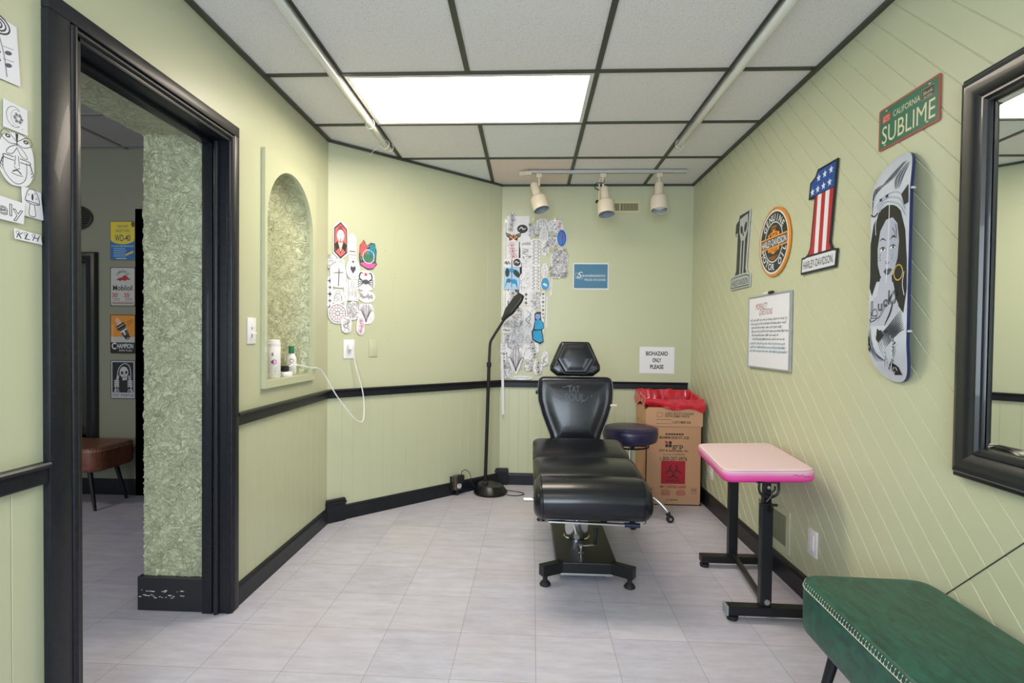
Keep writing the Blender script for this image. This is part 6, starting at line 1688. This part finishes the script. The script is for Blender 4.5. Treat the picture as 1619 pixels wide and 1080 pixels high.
# ---- papers on the left wall beside the doorway
GL = 'drawings left of the doorway'
def lp(name_label, cy, cz, w_, h_, draw, pts=None, n=.003):
    return paper('flash_drawing', name_label, 'drawing', FL(cy, cz, n), w_, h_, draw, pts=pts, group=GL)
def rose(a):
    a.line([(.0, .04), (.015, -.01), (.022, -.06)], .003, GREY, sm=4)
    for r_ in (.036, .026, .016, .008): a.ring(-.006, .058, r_, r_ * .62, .004, '#3A3C46', 20)
    for s_, y in ((1, .0), (-1, -.005), (1, -.03), (-1, -.025)): a.ell(.012 + s_ * .014, y, .010, .005, '#55586A', 12, rot=s_ * .4)
    for y in (.01, -.02): a.line([(.012, y), (.04, y + .005)], .0015, GREY)
lp('white sheet with a grey rose on a long stem, highest on the left', 1.262, 1.895, .105, .155, rose, pts=[(-.06, -.075), (.058, -.068), (.048, .075), (-.06, .082)])
def moon(a):
    a.ring(-.004, .0, .021, .025, .0012, INK, 26, a0=.9, a1=5.4); a.ring(.003, .0, .016, .02, .001, GREY, 26, a0=1.1, a1=5.2)
    for k in range(6): fl(a, .006 + .009 * math.cos(k * PI / 3), .009 * math.sin(k * PI / 3), .005, random.Random(k), INK, 5, .0009)
    a.ell(-.008, -.023, .001, .001, INK, 6); a.ell(.017, -.023, .001, .001, INK, 6)
lp('small square paper with a crescent moon and flowers', 1.307, 1.745, .066, .066, moon, pts=[(-.032, -.034), (.032, -.034), (.031, .031), (-.031, .034)])
def face(a):
    L = lambda P, w_=.0016: a.line(P, w_, INK, sm=4)
    L([(-.035, -.0), (-.036, -.03), (-.02, -.052), (.0, -.06), (.018, -.05), (.026, -.03), (.026, .0)])
    L([(-.012, -.032), (0, -.026), (.012, -.033)], .003); L([(-.016, -.036), (0, -.038), (.016, -.037)]); L([(-.008, -.018), (0, -.024), (.008, -.018)]); L([(-.004, .01), (-.006, -.015)]); L([(.004, .01), (.006, -.015)])
    for s_ in (-1, 1):
        L([(0, .045), (s_ * .03, .065), (s_ * .042, .05), (s_ * .02, .036), (0, .04)]); L([(0, .038), (s_ * .02, .025), (s_ * .028, .01), (s_ * .012, .012), (0, .03)]); a.ell(s_ * .024, .052, .007, .005, INK, 10); L([(s_ * .008, .005), (s_ * .034, .004), (s_ * .034, -.003), (s_ * .008, -.004)], .002)
        for k in range(3): L([(s_ * .034, .0), (s_ * (.04 + .002 * k), -.01 - .007 * k), (s_ * .038, -.018 - .008 * k)])
    a.poly([(-.004, .065), (0, .03), (.004, .065)], INK)
    a.up(); a.ell(.024, .052, .003, .002, '#E9E9F1', 8); a.ell(-.024, .052, .003, .002, '#E9E9F1', 8)
lp('rounded cutout of a face with a moth over its brow', 1.307, 1.640, .10, .128, face, pts=[(p[0], p[1]) for p in blob(.098, .134, random.Random(4), 16, .05, .85)], n=.005)
def mush(a):
    a.line([(-.02, .005), (-.012, .03), (0, .036), (.012, .03), (.022, .004), (.012, -.002), (-.010, -.001)], .0018, INK, closed=True, sm=3); a.line([(-.006, -.002), (-.009, -.03), (0, -.034), (.01, -.03), (.006, -.002)], .0018, INK, sm=3); a.ell(.001, .016, .003, .009, INK, 10); a.line([(-.018, .004), (.02, .002)], .002, INK); [a.ring(x, y, .002, .002, .0009, INK, 8) for x, y in ((-.01, .02), (.012, .014), (.008, .026))]
lp('white paper with a mushroom drawing beside the door casing', 1.349, 1.542, .056, .08, mush, pts=[(-.024, -.036), (.033, -.038), (.025, .033), (-.029, .038)], n=.004)
def letr(a):
    outline_text(a, 'rely', .0, .0, .03, INK, .085, lw=.0018)
lp('torn paper with outlined letters at the picture edge', 1.277, 1.511, .098, .055, letr, pts=[(-.05, -.028), (.045, -.029), (.05, .024), (-.05, .03)], n=.007)
def klh(a): 
    for i, ch in enumerate('KLH'): a.text(ch, -.022 + i * .022, .0 , .017, INK, width=.015, shear=.45)
    for i in range(3): a.line([(-.03 + i * .022, .0), (-.034 + i * .022, .006), (-.026 + i * .022, .010)], .0012, INK, sm=3)
lp('narrow paper strip with the script letters K L H, lowest on the left', 1.338, 1.454, .074, .027, klh, pts=[(-.036, -.012), (.04, -.0145), (.035, .010), (-.038, .0145)], n=.004)

# ------------------------------------------------------------------ tin signs in the hall
GH = 'tin signs stacked on the hall wall'
def tin(label, cz, edge, draw):
    t = thing('tin_sign', label, 'sign', mw=FH(-3.033, cz, .003), group=GH)
    bm = new(); prism(bm, [(p.x, p.y) for p in rpoly([(-.0975, -.145), (.0975, -.145), (.0975, .145), (-.0975, .145)], .01)], 'z', 0, .003); obj('panel', bm, mat('tin_' + edge[1:], edge, .45, .2), t)
    a = Art(z=.0032, rough=.45); draw(a); a.make('printed_face', t)
def d(a):
    a.rect(-.092, -.14, .092, .14, '#1C6AA8'); a.up(); a.poly([(-.092, .14), (.092, .14), (.092, .01)] + [(.092 * math.cos(t0), .01 - .03 * math.sin(t0) * 1.2) for t0 in [PI * k / 12 for k in range(1, 12)]] + [(-.092, .01)], '#D8C83A'); a.up()
    for s, y, h, wd in (('TIGHT NUTS', .107, .019, .085), ('OR', .09, .007, .012), ('A RUSTY TOOL?', .074, .019, .11), ('WD-40', .022, .048, .12)): a.text(s, 0, y, h, '#1E3566', width=wd, bold=.01)
    a.text('IN THE MAX SIZE PRESSURE PACK', 0, -.04, .011, '#D8E6F0', width=.17)
    for k in range(5): a.rect(-.07, -.06 - k * .014, .02 + .01 * (k % 2), -.056 - k * .014, '#A9CCE4')
    a.poly([(.02, -.115), (.028, -.098), (.085, -.072), (.08, -.09)], '#E0BC3A'); a.rect(-.05, -.135, .03, -.128, '#A9CCE4'); a.ell(.08, .122, .014, .022, '#5A5230', 12)
tin('blue and yellow lubricant tin sign, top of the hall stack', 1.902, '#6A6A50', d)
def d(a):
    a.poly([(p.x, p.y) for p in rpoly([(-.092, -.14), (.092, -.14), (.092, .14), (-.092, .14)], .012)], '#B9BDBA'); a.up()
    a.arc_text('GARGOYLE', 0, .065, .05, .019, '#2A2A2A', PI / 2, R(110), bold=0)
    a.poly([(-.055, .045), (-.03, .065), (-.005, .07), (.01, .085), (.03, .085), (.04, .068), (.055, .06), (.055, .05), (.03, .052), (.02, .042), (.0, .05), (-.02, .042), (-.04, .05)], '#A3262C')
    a.text('Mobiloil', 0, -.008, .040, '#202022', width=.15, bold=.015); a.text('30', -.062, -.062, .032, '#B8262C', width=.04, bold=.02); a.text('¢', -.035, -.053, .014, '#B8262C'); a.text('35', .030, -.062, .032, '#B8262C', width=.04, bold=.02); a.text('¢', .057, -.053, .014, '#B8262C')
    for cx in (-.05, .048): [a.rect(cx - .028, -.09 - k * .012, cx + .028, -.086 - k * .012, '#6A6A6C') for k in range(2)]
    a.rect(-.088, -.132, .088, -.112, '#A99A94'); a.up(); a.text('VACUUM OIL COMPANY', 0, -.123, .011, '#7A3A38', width=.15)
tin('white tin sign with a red winged beast and oil lettering', 1.560, '#4A3A38', d)
def d(a):
    a.rect(-.092, -.02, .092, .14, '#D08A2E'); a.rect(-.092, -.065, .092, -.02, '#B4B6B6'); a.rect(-.092, -.14, .092, -.062, '#1B1C1E'); a.up()
    M2 = lambda P: [(x * math.cos(.55) - y * math.sin(.55), x * math.sin(.55) + y * math.cos(.55) + .035) for x, y in P]
    a.poly(M2([(-.014, .09), (.006, .10), (.014, .09), (.018, .045), (-.018, .045)]), '#C9B6A8'); a.poly(M2([(-.034, .045), (.034, .045), (.038, .01), (-.038, .01)]), '#26282A'); a.poly(M2([(-.028, .01), (.028, .01), (.026, -.05), (-.026, -.05)]), '#4A4C50'); a.poly(M2([(-.022, -.05), (.022, -.05), (.018, -.085), (-.018, -.085)]), '#1E1F22')
    a.up(); a.poly(M2([(-.028, -.005), (.028, -.005), (.028, -.015), (-.028, -.015)]), '#D8DADC'); a.line(M2([(-.03, .03), (.03, .03)]), .004, '#D8DADC'); a.poly(M2([(-.01, -.01), (.005, -.01), (.0, -.045), (-.01, -.045)]), '#D8DADC'); a.ring(*M2([(0, -.085)])[0], .014, .011, .004, '#C9CBCE', 14)
    a.line([(-.085, -.06), (-.085, .07), (-.075, .07), (-.075, -.06)], .002, '#E8D8B8')
    a.text('DEPENDABLE', .055, .10, .010, '#2A2018', width=.05, rot=.45); a.text('IN ALL WEATHER', .058, .082, .010, '#2A2018', width=.05, rot=.45)
    a.text('C', -.068, -.088, .05, '#D8DADC', width=.035, bold=.02); a.text('HAMPION', .018, -.088, .036, '#D8DADC', width=.125, bold=.015); a.text('SPARK PLUGS', .02, -.122, .013, '#D8DADC', width=.10)
tin('orange and black spark plug tin sign, third in the hall stack', 1.206, '#3A342A', d)
def d(a):
    G_ = '#B9BCC2'; K_ = '#1C1D20'; a.rect(-.09, -.138, .09, .138, G_); a.up(); a.rect(-.082, -.098, .082, .13, K_); a.up()
    a.line([(-.06, -.095), (-.045, .02), (-.03, .085), (.01, .12), (.05, .10), (.062, .03), (.055, -.03), (.07, -.095)], .006, G_, sm=4); a.line([(-.045, -.095), (-.035, .0), (-.02, .06)], .003, G_, sm=4)
    a.ell(.008, .055, .034, .042, G_, 22); a.poly([(-.012, .03), (.035, .035), (.032, .0), (.0, -.008)], G_); a.up()
    a.ell(-.006, .05, .010, .012, K_, 12); a.ell(.026, .054, .009, .012, K_, 12); a.poly([(.006, .03), (.016, .03), (.011, .044)], K_); a.line([(-.008, .016), (.030, .020)], .003, K_)
    for k in range(5): a.line([(-.004 + k * .008, .024), (-.004 + k * .008, .008)], .0015, K_)
    a.z -= a.step
    for s_ in (-1, 1):
        cx = s_ * .052 + .004
        for k in range(4): a.line([(cx - .02, -.012 - k * .014), (cx, -.006 - k * .014), (cx + .018, -.014 - k * .014)], .009, G_, sm=3)
        a.line([(cx + s_ * -.006, .0), (cx + s_ * -.010, .03)], .010, G_); [a.line([(cx + dx, -.07), (cx + dx * 1.6, -.097)], .004, G_) for dx in (-.012, -.004, .004, .012)]
    a.z += a.step; a.text('STAY POSITIVE', 0, -.118, .022, K_, width=.165, bold=.01)
tin('grey tin sign of a hooded skeleton reading STAY POSITIVE, lowest in the hall', .866, '#5A5C60', d)
# louvred oval on the hall wall
t = thing('oval_wall_vent', 'black louvred oval vent high on the hall wall', 'vent', mw=FH(-3.405, 2.071, .0))
bm = new(); lathe(bm, [(.128, 0), (.140, .004), (.142, .014), (.134, .02), (.128, .016)], 48, sy=.67); obj('rim', bm, mat('dull_brass_rim', '#4A4536', .45, .3), t, smooth=True)
bm = new(); lathe(bm, [(0, .002), (.13, .002)], 48, sy=.67)
for k in range(9):
    y = -.072 + k * .018; hw = .13 * math.sqrt(max(0, 1 - (y / .088) ** 2)); box(bm, -hw, hw, y - .004, y + .003, .003, .013)
obj('louvers', bm, mat('black_louver', '#141518', .5), t)

# small nail holes in the painted walls
rr = random.Random(2); bm = new()
for u, z in ((.012, 2.33), (.41, 1.80), (.46, 1.62), (.49, 1.62), (.50, 1.31), (.06, 1.30), (.02, 1.29), (.11, 1.26), (.0 + .01, 1.24), (.43, .88 + .3)):
    lathe(bm, [(0, .0006), (.0022, .0006)], 8, FA(u, z))
for x, z in ((.62, 1.845), (.96, 1.82), (1.12, 1.82), (.60, 1.89)): lathe(bm, [(0, .0006), (.002, .0006)], 8, FB(x, z))
struct('trim_15', bm, mat('nail_hole', '#4A4636', .9))
